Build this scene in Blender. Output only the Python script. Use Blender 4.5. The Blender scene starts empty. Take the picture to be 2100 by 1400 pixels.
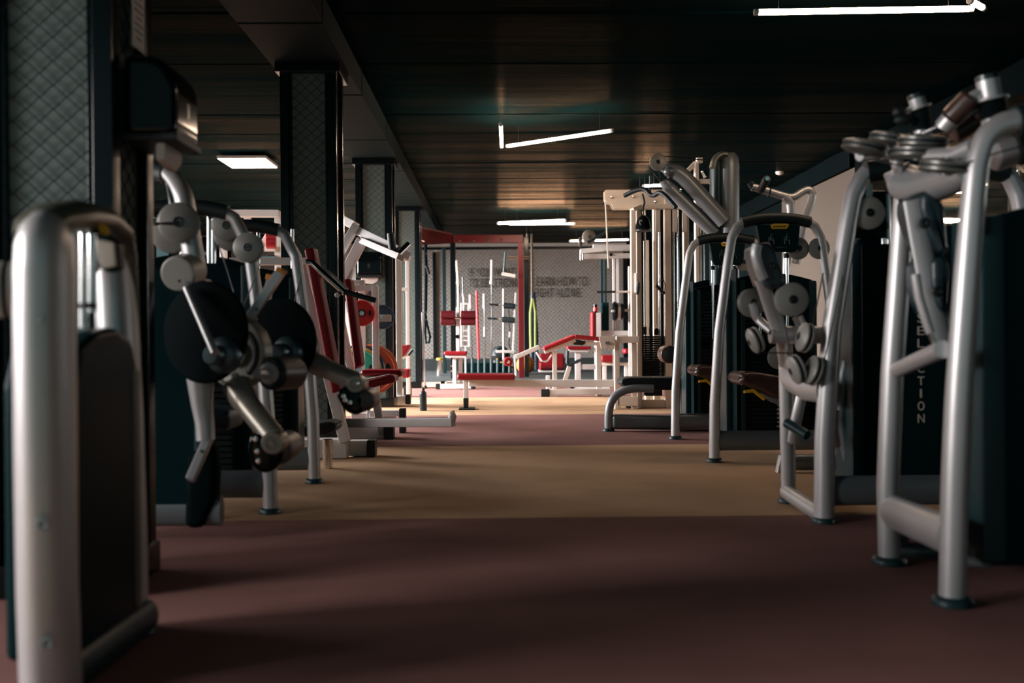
import bpy, bmesh, math, random
from mathutils import Vector, Matrix, Quaternion
random.seed(7)
scene = bpy.context.scene
COL = scene.collection
PI = math.pi
F = 35.0 / 36.0 * 2100.0            # focal length in pixels of the 2100 x 1400 frame
CAMH = 0.78
CAMLOC = Vector((0, 0, CAMH))
VX = Vector((1, 0, 0)); VY = Vector((0, 1, 0)); VZ = Vector((0, 0, 1))
CAMROT = (Matrix.Rotation(-math.atan(33 / F), 3, 'Z') @ Matrix.Rotation(PI / 2 - math.atan(10 / F), 3, 'X')
          @ Matrix.Rotation(-0.007, 3, 'Z'))

def ray(x, y):
    return CAMROT @ Vector(((x - 1050) / F, (700 - y) / F, -1.0))
def P(x, y, d):                      # point seen at pixel (x, y) standing d metres down the room
    w = ray(x, y); return CAMLOC + w * (d / w.y)
def G(x, y, z=0.0):                  # point seen at pixel (x, y) on the horizontal plane z
    w = ray(x, y); return CAMLOC + w * ((z - CAMH) / w.z)
def S(px, d): return px * d / F
def V(x, y, z): return Vector((x, y, z))

# ------------------------------------------------------------------ mesh builder
def fillet(pts, r, n=6):
    out = [pts[0]]
    for i in range(1, len(pts) - 1):
        a, b, c = pts[i - 1], pts[i], pts[i + 1]
        u, w = (a - b), (c - b)
        lu, lw = u.length, w.length
        if lu < 1e-6 or lw < 1e-6: continue
        u.normalize(); w.normalize()
        k = min(r, lu * .48, lw * .48)
        p0, p2 = b + u * k, b + w * k
        for j in range(n + 1):
            t = j / n
            out.append(p0 * (1 - t) ** 2 + b * 2 * t * (1 - t) + p2 * t * t)
    out.append(pts[-1])
    return out

class B:
    def __init__(s): s.bm = bmesh.new()
    def tube(s, pts, r, seg=14, fil=0.0, flat=None, side=None, n=6, cap=True):
        """sweep a circle (or an ellipse: flat = second radius, side = direction of r)"""
        pts = [Vector(p) for p in pts]
        if fil: pts = fillet(pts, fil, n)
        q = [pts[0]]
        for p in pts[1:]:
            if (p - q[-1]).length > 1e-5: q.append(p)
        pts = q
        N = len(pts)
        if N < 2: return s
        rs = r if isinstance(r, (list, tuple)) else None
        nrm = None; rings = []
        for i, p in enumerate(pts):
            if i == 0: t = pts[1] - pts[0]
            elif i == N - 1: t = pts[-1] - pts[-2]
            else: t = (pts[i + 1] - p).normalized() + (p - pts[i - 1]).normalized()
            t.normalize()
            if nrm is None:
                ref = side if side is not None else (VY if abs(t.y) < .9 else VX)
                nrm = (ref - t * ref.dot(t)).normalized()
            else:
                nrm = (nrm - t * nrm.dot(t)).normalized()
            bn = t.cross(nrm)
            if rs:
                f_ = i / (N - 1) * (len(rs) - 1); k = min(int(f_), len(rs) - 2); ri = rs[k] + (rs[k + 1] - rs[k]) * (f_ - k)
            else: ri = r
            rb = ri if flat is None else (flat * ri / (r if not rs else rs[0]))
            rings.append([s.bm.verts.new(p + nrm * (ri * math.cos(2 * PI * j / seg)) + bn * (rb * math.sin(2 * PI * j / seg))) for j in range(seg)])
        for a, b in zip(rings, rings[1:]):
            for j in range(seg):
                s.bm.faces.new((a[j], a[(j + 1) % seg], b[(j + 1) % seg], b[j]))
        if cap:
            s.bm.faces.new(rings[0][::-1]); s.bm.faces.new(rings[-1])
        return s
    def lathe(s, c, axis, prof, seg=28):
        axis = Vector(axis).normalized()
        ref = VZ if abs(axis.z) < .9 else VX
        u = (ref - axis * ref.dot(axis)).normalized(); w = axis.cross(u)
        c = Vector(c); rings = []
        for r, h in prof:
            if r < 1e-6: rings.append([s.bm.verts.new(c + axis * h)])
            else: rings.append([s.bm.verts.new(c + axis * h + u * (r * math.cos(2 * PI * j / seg)) + w * (r * math.sin(2 * PI * j / seg))) for j in range(seg)])
        for a, b in zip(rings, rings[1:]):
            if len(a) == 1 and len(b) == 1: continue
            for j in range(seg):
                k = (j + 1) % seg
                if len(a) == 1: s.bm.faces.new((a[0], b[k], b[j]))
                elif len(b) == 1: s.bm.faces.new((a[j], a[k], b[0]))
                else: s.bm.faces.new((a[j], a[k], b[k], b[j]))
        if len(rings[0]) > 1: s.bm.faces.new(rings[0][::-1])
        if len(rings[-1]) > 1: s.bm.faces.new(rings[-1])
        return s
    def cyl(s, p, q, r, seg=20, bev=0.0):
        p, q = Vector(p), Vector(q); L = (q - p).length
        b = min(bev, r * .5, L * .4)
        prof = [(r, 0), (r, L)] if not b else [(r - b, 0), (r - b * .3, b * .3), (r, b), (r, L - b), (r - b * .3, L - b * .3), (r - b, L)]
        return s.lathe(p, q - p, prof, seg)
    def ring(s, c, axis, R, r, seg=32, rseg=10):
        prof = []
        for k in range(rseg + 1):
            a = 2 * PI * k / rseg; prof.append((R + r * math.cos(a), r * math.sin(a)))
        axis = Vector(axis).normalized(); ref = VZ if abs(axis.z) < .9 else VX
        u = (ref - axis * ref.dot(axis)).normalized(); w = axis.cross(u); c = Vector(c)
        rings = [[s.bm.verts.new(c + axis * h + u * (q * math.cos(2 * PI * j / seg)) + w * (q * math.sin(2 * PI * j / seg))) for j in range(seg)] for q, h in prof[:-1]]
        for i in range(rseg):
            a, b = rings[i], rings[(i + 1) % rseg]
            for j in range(seg):
                s.bm.faces.new((a[j], a[(j + 1) % seg], b[(j + 1) % seg], b[j]))
        return s
    def box(s, c, size, rot=None, bev=.005, bs=2):
        m = Matrix.Translation(Vector(c)) @ (rot.to_4x4() if rot is not None else Matrix.Identity(4)) @ Matrix.Diagonal(Vector((*size, 1)))
        g = bmesh.ops.create_cube(s.bm, size=1.0, matrix=m)
        if bev:
            bev = min(bev, min(size) * .45)
            es = list({e for v in g['verts'] for e in v.link_edges})
            bmesh.ops.bevel(s.bm, geom=es, offset=bev, segments=bs, profile=.5, affect='EDGES')
        return s
    def beam(s, p, q, h, dep, bev=.005, ref=None, bs=2):
        """rectangular bar from p to q: h across the view, dep along ref (down the room)"""
        p, q = Vector(p), Vector(q); t = (q - p); L = t.length; t.normalize()
        ref = ref if ref is not None else (VY if abs(t.y) < .85 else VX)
        n = (ref - t * ref.dot(t)).normalized(); u = n.cross(t)
        R = Matrix((t, n, u)).transposed()
        return s.box((p + q) / 2, (L, dep, h), R, bev, bs)
    def prism(s, pts, vec, bev=0.0, bs=2):
        pts = [Vector(p) for p in pts]; vec = Vector(vec)
        a = [s.bm.verts.new(p) for p in pts]; b = [s.bm.verts.new(p + vec) for p in pts]
        n = len(pts); fs = [s.bm.faces.new(a[::-1]), s.bm.faces.new(b)]
        for j in range(n): fs.append(s.bm.faces.new((a[j], a[(j + 1) % n], b[(j + 1) % n], b[j])))
        if bev:
            es = list({e for f in fs for e in f.edges})
            bmesh.ops.recalc_face_normals(s.bm, faces=fs)
            bmesh.ops.bevel(s.bm, geom=es, offset=bev, segments=bs, profile=.5, affect='EDGES')
        return s
    def ball(s, c, r, seg=16, scale=(1, 1, 1)):
        m = Matrix.Translation(Vector(c)) @ Matrix.Diagonal(Vector((*scale, 1)))
        bmesh.ops.create_uvsphere(s.bm, u_segments=seg, v_segments=max(6, seg // 2), radius=r, matrix=m); return s
    def done(s, name, mat, parent=None, label=None, angle=40, **props):
        bm = s.bm
        bmesh.ops.recalc_face_normals(bm, faces=bm.faces[:])
        origin = None
        if parent is not None:
            origin = parent['_o'] if '_o' in parent else (0, 0, 0)
            off = Vector(origin)
        else:
            xs = [v.co for v in bm.verts]
            off = Vector(((min(v.x for v in xs) + max(v.x for v in xs)) / 2, (min(v.y for v in xs) + max(v.y for v in xs)) / 2, min(v.z for v in xs)))
        bmesh.ops.translate(bm, verts=bm.verts[:], vec=-off)
        me = bpy.data.meshes.new(name); bm.to_mesh(me); bm.free()
        me.polygons.foreach_set('use_smooth', [True] * len(me.polygons))
        me.set_sharp_from_angle(angle=math.radians(angle))
        me.materials.append(mat)
        o = bpy.data.objects.new(name, me); COL.objects.link(o)
        wn = o.modifiers.new('weighted_normal', 'WEIGHTED_NORMAL'); wn.keep_sharp = True
        if parent is not None:
            o.parent = parent; o['_o'] = tuple(off)
        else:
            o.location = off; o['_o'] = tuple(off)
        if label: o['label'] = label
        for k, v in props.items(): o[k] = v
        return o

def thing(name, label, cat, loc, group=None, kind=None):
    o = bpy.data.objects.new(name, None); COL.objects.link(o)
    o.empty_display_size = .1
    o.location = loc; o['_o'] = tuple(Vector(loc))
    o['label'] = label
    if cat: o['category'] = cat
    if group: o['group'] = group
    if kind: o['kind'] = kind
    return o
def single(o, label, cat, group=None):
    o['label'] = label; o['category'] = cat
    if group: o['group'] = group
    return o

def letters(name, text, mat, loc, height, rot, parent=None, width=None, extrude=.002, vertical=False, spacing=1.0, thin=0.0, **props):
    """raised lettering: cap height in metres, baseline-left at loc"""
    cu = bpy.data.curves.new('lettering', 'FONT'); cu.body = text; cu.size = 1.0; cu.extrude = 0.02; cu.offset = thin
    cu.space_character = spacing
    if vertical: cu.align_x = 'CENTER'; cu.space_line = spacing
    tmp = bpy.data.objects.new('lettering', cu); COL.objects.link(tmp)
    dg = bpy.context.evaluated_depsgraph_get(); dg.update()
    me = bpy.data.meshes.new_from_object(tmp.evaluated_get(dg))
    bpy.data.objects.remove(tmp); bpy.data.curves.remove(cu)
    x0 = min(v.co.x for v in me.vertices); x1 = max(v.co.x for v in me.vertices); y1 = max(v.co.y for v in me.vertices)
    cap = y1 if not vertical else .70
    sx = sy = height / cap
    if width: sx = width / (x1 - x0)
    m = Matrix.Translation(Vector(loc)) @ rot.to_4x4() @ Matrix.Diagonal(Vector((sx, sy, extrude / .02, 1)))
    if not vertical: m = m @ Matrix.Translation(Vector((-x0, 0, 0)))
    off = Vector(parent['_o']) if parent is not None else Vector(loc)
    me.transform(Matrix.Translation(-off) @ m)
    me.materials.clear(); me.materials.append(mat); me.name = name
    o = bpy.data.objects.new(name, me); COL.objects.link(o); o['_o'] = tuple(off)
    if parent is not None: o.parent = parent
    else: o.location = off
    for k, v in props.items(): o[k] = v
    return o
FACE_CAM = Matrix.Rotation(PI / 2, 3, 'X')      # text upright, read from -Y

# ------------------------------------------------------------------ materials
def mat(name, col, rough=.5, metal=0.0, spec=.5, bump=0.0, bscale=60.0, var=0.0, vscale=8.0, coat=0.0, emit=None, estr=0.0, trans=0.0, alpha=None):
    m = bpy.data.materials.new(name); m.use_nodes = True
    nt = m.node_tree; b = nt.nodes['Principled BSDF']
    b.inputs['Base Color'].default_value = (*col, 1); b.inputs['Roughness'].default_value = rough
    b.inputs['Metallic'].default_value = metal; b.inputs['Specular IOR Level'].default_value = spec
    b.inputs['Coat Weight'].default_value = coat; b.inputs['Coat Roughness'].default_value = .12
    b.inputs['Transmission Weight'].default_value = trans
    if emit: b.inputs['Emission Color'].default_value = (*emit, 1); b.inputs['Emission Strength'].default_value = estr
    tc = nt.nodes.new('ShaderNodeTexCoord')
    if var:
        nz = nt.nodes.new('ShaderNodeTexNoise'); nz.inputs['Scale'].default_value = vscale; nz.inputs['Detail'].default_value = 4
        nt.links.new(tc.outputs['Object'], nz.inputs['Vector'])
        mx = nt.nodes.new('ShaderNodeMix'); mx.data_type = 'RGBA'
        mx.inputs[6].default_value = (*[c * (1 - var) for c in col], 1); mx.inputs[7].default_value = (*[min(1, c * (1 + var)) for c in col], 1)
        nt.links.new(nz.outputs['Fac'], mx.inputs[0]); nt.links.new(mx.outputs[2], b.inputs['Base Color'])
    if bump:
        nz = nt.nodes.new('ShaderNodeTexNoise'); nz.inputs['Scale'].default_value = bscale; nz.inputs['Detail'].default_value = 3
        nt.links.new(tc.outputs['Object'], nz.inputs['Vector'])
        bp = nt.nodes.new('ShaderNodeBump'); bp.inputs['Strength'].default_value = bump; bp.inputs['Distance'].default_value = .01
        nt.links.new(nz.outputs['Fac'], bp.inputs['Height']); nt.links.new(bp.outputs['Normal'], b.inputs['Normal'])
    return m

M = {}
M['silver'] = mat('silver_paint', (.57, .56, .56), .40, .55, var=.05, vscale=20)
M['silver_dark'] = mat('grey_metal_paint', (.16, .19, .20), .36, .4, var=.06)
M['olive'] = mat('olive_grey_cap', (.12, .12, .09), .35, .2)
M['tan_arm'] = mat('champagne_arm_paint', (.40, .36, .30), .35, .4, var=.05)
M['chrome'] = mat('chrome', (.80, .78, .76), .12, 1.0)
M['white'] = mat('white_frame_paint', (.68, .66, .64), .38, 0, .5, var=.05, vscale=6)
M['cream'] = mat('cream_frame_paint', (.70, .62, .53), .4, 0, .5, var=.05, vscale=6)
M['red'] = mat('red_vinyl', (.23, .004, .010), .46, 0, .35, bump=.1, bscale=220)
M['red_paint'] = mat('red_rig_paint', (.10, .003, .006), .42, 0, .4, var=.08)
M['red_bright'] = mat('bright_red_plastic', (.80, .02, .03), .4)
M['black'] = mat('black_rubber', (.006, .010, .011), .55, 0, .4, bump=.1, bscale=150)
M['sleeve'] = mat('black_foam_sleeve', (.008, .016, .018), .5, 0, .4, bump=.15, bscale=260)
M['gloss'] = mat('black_gloss_plastic', (.003, .005, .006), .12, 0, .2)
M['frame_black'] = mat('black_gloss_steel', (.003, .006, .007), .2, 0, .3)
M['shield'] = mat('dark_smoked_shield', (.003, .017, .020), .38, 0, .05)
M['shield_edge'] = mat('dark_teal_shield_edge', (.010, .034, .038), .38, 0, .3)
M['disc'] = mat('black_matt_shield', (.0015, .005, .006), .7, 0, .03)
M['lat_grey'] = mat('lat_grey_paint', (.27, .29, .30), .36, .25, var=.05)
M['cam'] = mat('olive_grey_casting', (.27, .26, .215), .42, .2, var=.06)
M['red_shaded'] = mat('shaded_red_vinyl', (.075, .003, .007), .46, 0, .35, bump=.1, bscale=220)  # red vinyl again, with the arm rollers' shaded side put into the colour
M['dark_pulley'] = mat('dark_pewter_pulley', (.17, .165, .15), .36, .5, var=.05)
M['saddle'] = mat('cast_grey_paint', (.34, .35, .36), .38, .4, var=.06)
M['pulley'] = mat('grey_pulley_plastic', (.36, .35, .32), .42, .15, var=.05)
M['hub'] = mat('dark_hub_steel', (.06, .07, .07), .3, .8)
M['hubblue'] = mat('blue_grey_hub', (.07, .11, .12), .35, .4)
M['brown'] = mat('brown_vinyl', (.055, .026, .020), .33, 0, .6, bump=.08, bscale=180)
M['navy'] = mat('dark_slate_vinyl', (.014, .030, .038), .38, 0, .5, bump=.08, bscale=180)
M['rollerpad'] = mat('taupe_roller_vinyl', (.10, .075, .062), .42)
M['yellow'] = mat('yellow_plastic', (.72, .42, .02), .45)
M['orange'] = mat('orange_plastic', (.75, .28, .03), .45)
M['plate'] = mat('black_stack_plate', (.004, .008, .009), .55, 0, .2)
M['cable'] = mat('black_cable', (.008, .010, .010), .4)
M['p_red'] = mat('red_rubber_plate', (.58, .02, .015), .42)
M['p_orange'] = mat('orange_rubber_plate', (.50, .095, .035), .45)
M['p_green'] = mat('green_rubber_plate', (.012, .26, .16), .45)
M['p_yellow'] = mat('yellow_rubber_plate', (.55, .33, .03), .45)
M['p_blue'] = mat('blue_rubber_plate', (.007, .026, .055), .42)
M['label_white'] = mat('white_print', (.75, .74, .72), .6)
M['paper'] = mat('white_paper', (.80, .74, .70), .8)
M['bottle'] = mat('dark_steel_bottle', (.03, .045, .05), .32, .6)
M['petg'] = mat('green_clear_plastic', (.70, .95, .80), .08, 0, .5, trans=.9)
M['lime'] = mat('lime_rubber_band', (.34, .42, .12), .6)
M['wire'] = mat('dark_steel_wire', (.020, .026, .026), .45, .6)
M['plaster'] = mat('grey_plaster', (.42, .40, .375), .85, 0, .2, bump=.12, bscale=25, var=.10, vscale=2.5)
M['column'] = mat('grey_column_paint', (.15, .200, .190), .85, 0, .15, bump=.12, bscale=25, var=.10, vscale=2.5)
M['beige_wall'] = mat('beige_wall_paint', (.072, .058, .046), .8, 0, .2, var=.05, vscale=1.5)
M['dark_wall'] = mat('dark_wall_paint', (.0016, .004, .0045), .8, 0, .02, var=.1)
M['beam'] = mat('dark_beam_panel', (.008, .015, .016), .7, 0, .03, var=.15, vscale=1.2)
M['mirror'] = mat('mirror_glass', (.55, .60, .60), .02, 1.0)
M['tube'] = mat('lit_tube', (1, .9, .8), .5, emit=(1, .72, .52), estr=62)
M['panel_lit'] = mat('lit_panel', (1, .95, .9), .5, emit=(1, .90, .80), estr=12)
M['white_plastic'] = mat('white_plastic', (.72, .68, .62), .45)
M['rubber_mat'] = mat('black_floor_rubber', (.022, .030, .031), .6, 0, .4, bump=.2, bscale=120, var=.2)
M['letter'] = mat('dark_metal_letter', (.030, .033, .033), .5, .4)
M['brass'] = mat('brown_metal_pole', (.20, .16, .12), .4, .5)
M['sky_glass'] = mat('window_glass', (.9, .95, .95), .02, trans=1.0)
# ================================================================== room
# floor: alternating beige and mauve strips of carpet laid across the room
S0 = G(1000, 1062).y; SW = (G(1000, 815).y - S0) / 3
def carpet():
    m = bpy.data.materials.new('striped_carpet'); m.use_nodes = True; nt = m.node_tree; N = nt.nodes.new; L = nt.links.new
    b = nt.nodes['Principled BSDF']; b.inputs['Roughness'].default_value = .92; b.inputs['Specular IOR Level'].default_value = .15
    geo = N('ShaderNodeNewGeometry'); sep = N('ShaderNodeSeparateXYZ'); L(geo.outputs['Position'], sep.inputs[0])
    def math_(op, a, bb=None):
        n = N('ShaderNodeMath'); n.operation = op
        for i, q in enumerate((a, bb)):
            if q is None: continue
            if isinstance(q, (int, float)): n.inputs[i].default_value = q
            else: L(q, n.inputs[i])
        return n.outputs[0]
    t = math_('DIVIDE', math_('SUBTRACT', sep.outputs['Y'], S0), 2 * SW)
    fr = math_('FRACT', math_('ADD', t, 4.0))
    beige = math_('LESS_THAN', fr, .5)
    nz = N('ShaderNodeTexNoise'); nz.inputs['Scale'].default_value = 260; nz.inputs['Detail'].default_value = 3; L(geo.outputs['Position'], nz.inputs['Vector'])
    nz2 = N('ShaderNodeTexNoise'); nz2.inputs['Scale'].default_value = 1.6; nz2.inputs['Detail'].default_value = 5; L(geo.outputs['Position'], nz2.inputs['Vector'])
    def mix(f, a, c):
        n = N('ShaderNodeMix'); n.data_type = 'RGBA'
        L(f, n.inputs[0]) if not isinstance(f, float) else None
        for i, q in ((6, a), (7, c)):
            if isinstance(q, tuple): n.inputs[i].default_value = (*q, 1)
            else: L(q, n.inputs[i])
        return n.outputs[2]
    mauve = mix(nz.outputs['Fac'], (.138, .062, .053), (.262, .131, .115))
    sand = mix(nz.outputs['Fac'], (.34, .205, .115), (.58, .385, .235))
    base = mix(beige, mauve, sand)
    hs = N('ShaderNodeHueSaturation'); L(base, hs.inputs['Color'])
    mr = N('ShaderNodeMapRange'); mr.inputs[1].default_value = .3; mr.inputs[2].default_value = .7; mr.inputs[3].default_value = .82; mr.inputs[4].default_value = 1.12
    L(nz2.outputs['Fac'], mr.inputs[0]); L(mr.outputs[0], hs.inputs['Value']); L(hs.outputs['Color'], b.inputs['Base Color'])
    bp = N('ShaderNodeBump'); bp.inputs['Strength'].default_value = .5; bp.inputs['Distance'].default_value = .004
    L(nz.outputs['Fac'], bp.inputs['Height']); L(bp.outputs['Normal'], b.inputs['Normal'])
    return m
def ceiling_mat():
    m = bpy.data.materials.new('dark_stained_boards'); m.use_nodes = True; nt = m.node_tree; N = nt.nodes.new; L = nt.links.new
    b = nt.nodes['Principled BSDF']; b.inputs['Roughness'].default_value = .8; b.inputs['Specular IOR Level'].default_value = 0
    geo = N('ShaderNodeNewGeometry'); mp = N('ShaderNodeMapping'); mp.inputs['Scale'].default_value = (.22, 9, 1); L(geo.outputs['Position'], mp.inputs['Vector'])
    nz = N('ShaderNodeTexNoise'); nz.inputs['Scale'].default_value = 2.2; nz.inputs['Detail'].default_value = 6; nz.inputs['Roughness'].default_value = .65; L(mp.outputs[0], nz.inputs['Vector'])
    mp2 = N('ShaderNodeMapping'); mp2.inputs['Scale'].default_value = (.12, 1.6, 1); L(geo.outputs['Position'], mp2.inputs['Vector'])
    nz2 = N('ShaderNodeTexNoise'); nz2.inputs['Scale'].default_value = 1.7; nz2.inputs['Detail'].default_value = 2; L(mp2.outputs[0], nz2.inputs['Vector'])
    cr = N('ShaderNodeValToRGB'); e = cr.color_ramp.elements
    e[0].position = .36; e[0].color = (.0008, .0100, .0125, 1); e[1].position = .74; e[1].color = (.0040, .0090, .0095, 1)
    mu = N('ShaderNodeMath'); mu.operation = 'MULTIPLY'; ad = N('ShaderNodeMath'); ad.operation = 'ADD'
    L(nz.outputs['Fac'], ad.inputs[0]); L(nz2.outputs['Fac'], ad.inputs[1]); L(ad.outputs[0], mu.inputs[0]); mu.inputs[1].default_value = .5
    L(mu.outputs[0], cr.inputs[0]); L(cr.outputs[0], b.inputs['Base Color'])
    bp = N('ShaderNodeBump'); bp.inputs['Strength'].default_value = .35; bp.inputs['Distance'].default_value = .02
    L(nz.outputs['Fac'], bp.inputs['Height']); L(bp.outputs['Normal'], b.inputs['Normal'])
    gl = N('ShaderNodeBsdfAnisotropic'); gl.inputs['Roughness'].default_value = .25; gl.inputs['Color'].default_value = (.98, .74, .55, 1); L(bp.outputs['Normal'], gl.inputs['Normal'])
    ms = N('ShaderNodeMixShader'); mr = N('ShaderNodeMapRange'); mr.inputs[1].default_value = .36; mr.inputs[2].default_value = .66; mr.inputs[3].default_value = .25; mr.inputs[4].default_value = 1.5
    lw = N('ShaderNodeLayerWeight'); lw.inputs['Blend'].default_value = .5
    fr = N('ShaderNodeMapRange'); fr.interpolation_type = 'SMOOTHSTEP'; fr.inputs[1].default_value = .745; fr.inputs[2].default_value = .90; fr.inputs[3].default_value = .003; fr.inputs[4].default_value = .085
    L(lw.outputs['Facing'], fr.inputs[0]); fm = N('ShaderNodeMath'); fm.operation = 'MULTIPLY'
    L(mu.outputs[0], mr.inputs[0]); L(mr.outputs[0], fm.inputs[0]); L(fr.outputs[0], fm.inputs[1]); L(fm.outputs[0], ms.inputs[0]); L(b.outputs[0], ms.inputs[1]); L(gl.outputs[0], ms.inputs[2]); L(ms.outputs[0], nt.nodes['Material Output'].inputs[0])
    return m

XL, XR, YB, YF, ZC = -6.2, 4.25, -1.2, 23.5, 2.98
MATY = G(900, 783).y
B().box(((XL + XR) / 2, (YB + YF) / 2, -.05), (XR - XL, YF - YB, .10), bev=0).done('floor', carpet(), kind='structure')
B().box(((XL + XR) / 2, (MATY + YF) / 2, .004), (XR - XL - .02, YF - MATY - .02, .008), bev=0).done('floor_rubber', M['rubber_mat'], kind='structure')
# ceiling of wide boards running across the room, thin open joints between them
cb = B(); y = YB; k = 0; CM = ceiling_mat()
cb.box(((XL + XR) / 2, (YB + YF) / 2, ZC + .08), (XR - XL, YF - YB, .06), bev=0)
while y < YF - .02:
    w = min((1.24, .62, 1.24, .9)[k % 4], YF - y)
    cb.box(((XL + XR) / 2, y + w / 2, ZC + .025 + (.0, .012, .004)[k % 3]), (XR - XL, w - .012, .05), bev=.004, bs=1); y += w; k += 1
cb.done('ceiling', CM, kind='structure')
# walls
fw = B().box(((XL + XR) / 2, YF + .06, ZC / 2), (XR - XL, .12, ZC), bev=0).done('wall_back', M['plaster'], kind='structure')
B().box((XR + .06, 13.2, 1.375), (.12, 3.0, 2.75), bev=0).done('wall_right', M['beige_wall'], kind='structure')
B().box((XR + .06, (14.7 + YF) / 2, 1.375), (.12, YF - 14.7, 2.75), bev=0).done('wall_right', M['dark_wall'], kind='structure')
xd = P(1286, 600, YF - .06).x
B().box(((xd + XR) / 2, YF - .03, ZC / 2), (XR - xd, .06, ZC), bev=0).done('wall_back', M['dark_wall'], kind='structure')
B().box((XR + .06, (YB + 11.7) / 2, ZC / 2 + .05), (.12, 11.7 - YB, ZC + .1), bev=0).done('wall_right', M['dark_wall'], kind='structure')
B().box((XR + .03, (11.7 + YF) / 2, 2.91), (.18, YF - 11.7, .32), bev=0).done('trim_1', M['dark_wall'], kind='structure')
mr = B().box((XR - .012, 7.35, 1.5), (.016, 8.5, 2.4), bev=0).done('wall_mirror', M['mirror'])
single(mr, 'long frameless mirror on the dark side wall behind the silver machines', 'mirror')
# side wall with a row of tall windows
WIN = [(-.6, 1.6), (2.4, 4.6), (5.4, 7.6), (8.4, 10.6), (11.4, 13.6), (14.4, 16.6), (17.4, 19.6), (20.4, 22.6)]
wl = B(); ZW0, ZW1 = .75, 2.72
wl.box((XL - .1, (YB + YF) / 2, ZW0 / 2), (.2, YF - YB, ZW0), bev=0)
wl.box((XL - .1, (YB + YF) / 2, (ZW1 + ZC) / 2), (.2, YF - YB, ZC - ZW1), bev=0)
edges_ = [YB] + [v for w in WIN for v in w] + [YF]
for a, b in zip(edges_[0::2], edges_[1::2]):
    wl.box((XL - .1, (a + b) / 2, (ZW0 + ZW1) / 2), (.2, b - a, ZW1 - ZW0), bev=0)
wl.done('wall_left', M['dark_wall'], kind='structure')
for i, (a, b) in enumerate(WIN):
    w = B(); c = (a + b) / 2
    for yy in (a + .03, c, b - .03): w.box((XL - .1, yy, (ZW0 + ZW1) / 2), (.07, .06, ZW1 - ZW0), bev=.004)
    for zz in (ZW0 + .03, ZW1 - .03): w.box((XL - .1, c, zz), (.07, b - a, .06), bev=.004)
    o = w.done('window_%d' % (i + 1), M['frame_black'], kind='structure')
    B().box((XL - .1, c, (ZW0 + ZW1) / 2), (.012, b - a - .02, ZW1 - ZW0 - .02), bev=0).done('pane', M['sky_glass'], o, kind='structure')

# chain-link mesh as real bent wire
def chain(b, o, u, v, w, h, cw=.083, ch=.073, r=.0022, out=None):
    out = out or u.cross(v)
    n = max(2, int(round(w / (cw / 2)))); cw = 2 * w / n; m = max(2, int(round(h / (ch / 2)))); ch = 2 * h / m
    rr = [Vector((math.cos(2 * PI * j / 3), math.sin(2 * PI * j / 3), 0)) for j in range(3)]
    for i in range(n):
        prev = None
        for j in range(m + 1):
            x = (i + ((i + j) % 2)) * cw / 2
            c = o + u * x + v * (j * ch / 2) + out * (r * .9 * (1 if (i + j) % 2 else -1))
            ring = [b.bm.verts.new(c + u * (q.x * r) + out * (q.y * r)) for q in rr]
            if prev:
                for k in range(3): b.bm.faces.new((prev[k], prev[(k + 1) % 3], ring[(k + 1) % 3], ring[k]))
            prev = ring
    return b

# pillars wrapped in chain-link with black steel corner posts
PX0, PX1 = -1.56, -1.15; ZB = 2.78
PIL = [3.02, G(690, 912).y, 11.15, 15.25]
for i, py in enumerate(PIL):
    dep = .36; pt = .062
    root = thing('column', None or 'chain-link wrapped column', None, (0.5 * (PX0 + PX1), py + dep / 2, 0), kind='structure')
    del root['label']; root.name = 'column_%d' % (i + 1)
    B().box(((PX0 + PX1) / 2, py + dep / 2, ZB / 2), (PX1 - PX0 - .07, dep - .07, ZB), bev=0).done('core', M['column'], root, kind='structure')
    f = B()
    for xx in (PX0 + pt / 2, PX1 - pt / 2):
        for yy in (py + pt / 2, py + dep - pt / 2):
            f.box((xx, yy, ZB / 2), (pt, pt, ZB), bev=.006)
    f.box(((PX0 + PX1) / 2, py + dep / 2, ZB - .035), (PX1 - PX0 + .06, dep + .06, .07), bev=.006)
    f.box(((PX0 + PX1) / 2, py + dep / 2, .05), (PX1 - PX0 + .02, dep + .02, .10), bev=.006)
    for xx in (PX0 + pt + .012, PX1 - pt - .012): f.box((xx, py + .028, ZB / 2), (.02, .02, ZB), bev=.003)
    f.done('steel_frame', M['frame_black'], root, kind='structure')
    m = B()
    chain(m, V(PX0 + pt, py + .018, .1), VX, VZ, PX1 - PX0 - 2 * pt, ZB - .17, r=.0026)
    chain(m, V(PX1 - .018, py + pt, .1), VY, VZ, dep - 2 * pt, ZB - .17, r=.0026)
    m.done('wire_mesh', M['wire'], root, kind='structure')

# boxed ceiling beam over the columns, in panels with open joints
bx0, bx1 = -1.63, -1.09
b = B(); b.box(((bx0 + bx1) / 2, (YB + 21.0) / 2, (ZB + ZC) / 2 + .005), (bx1 - bx0 - .03, 21.0 - YB, ZC - ZB - .01), bev=0)
j0 = 8.24; js = 1.88; yy = j0 - 5 * js
while yy < 21:
    a, c = max(yy, YB), min(yy + js, 21.0)
    if c - a > .1: b.box(((bx0 + bx1) / 2, (a + c) / 2, (ZB + ZC) / 2), (bx1 - bx0, c - a - .035, ZC - ZB - .002), bev=.003, bs=1)
    yy += js
b.done('ceiling_beam', M['beam'], kind='structure')

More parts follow.
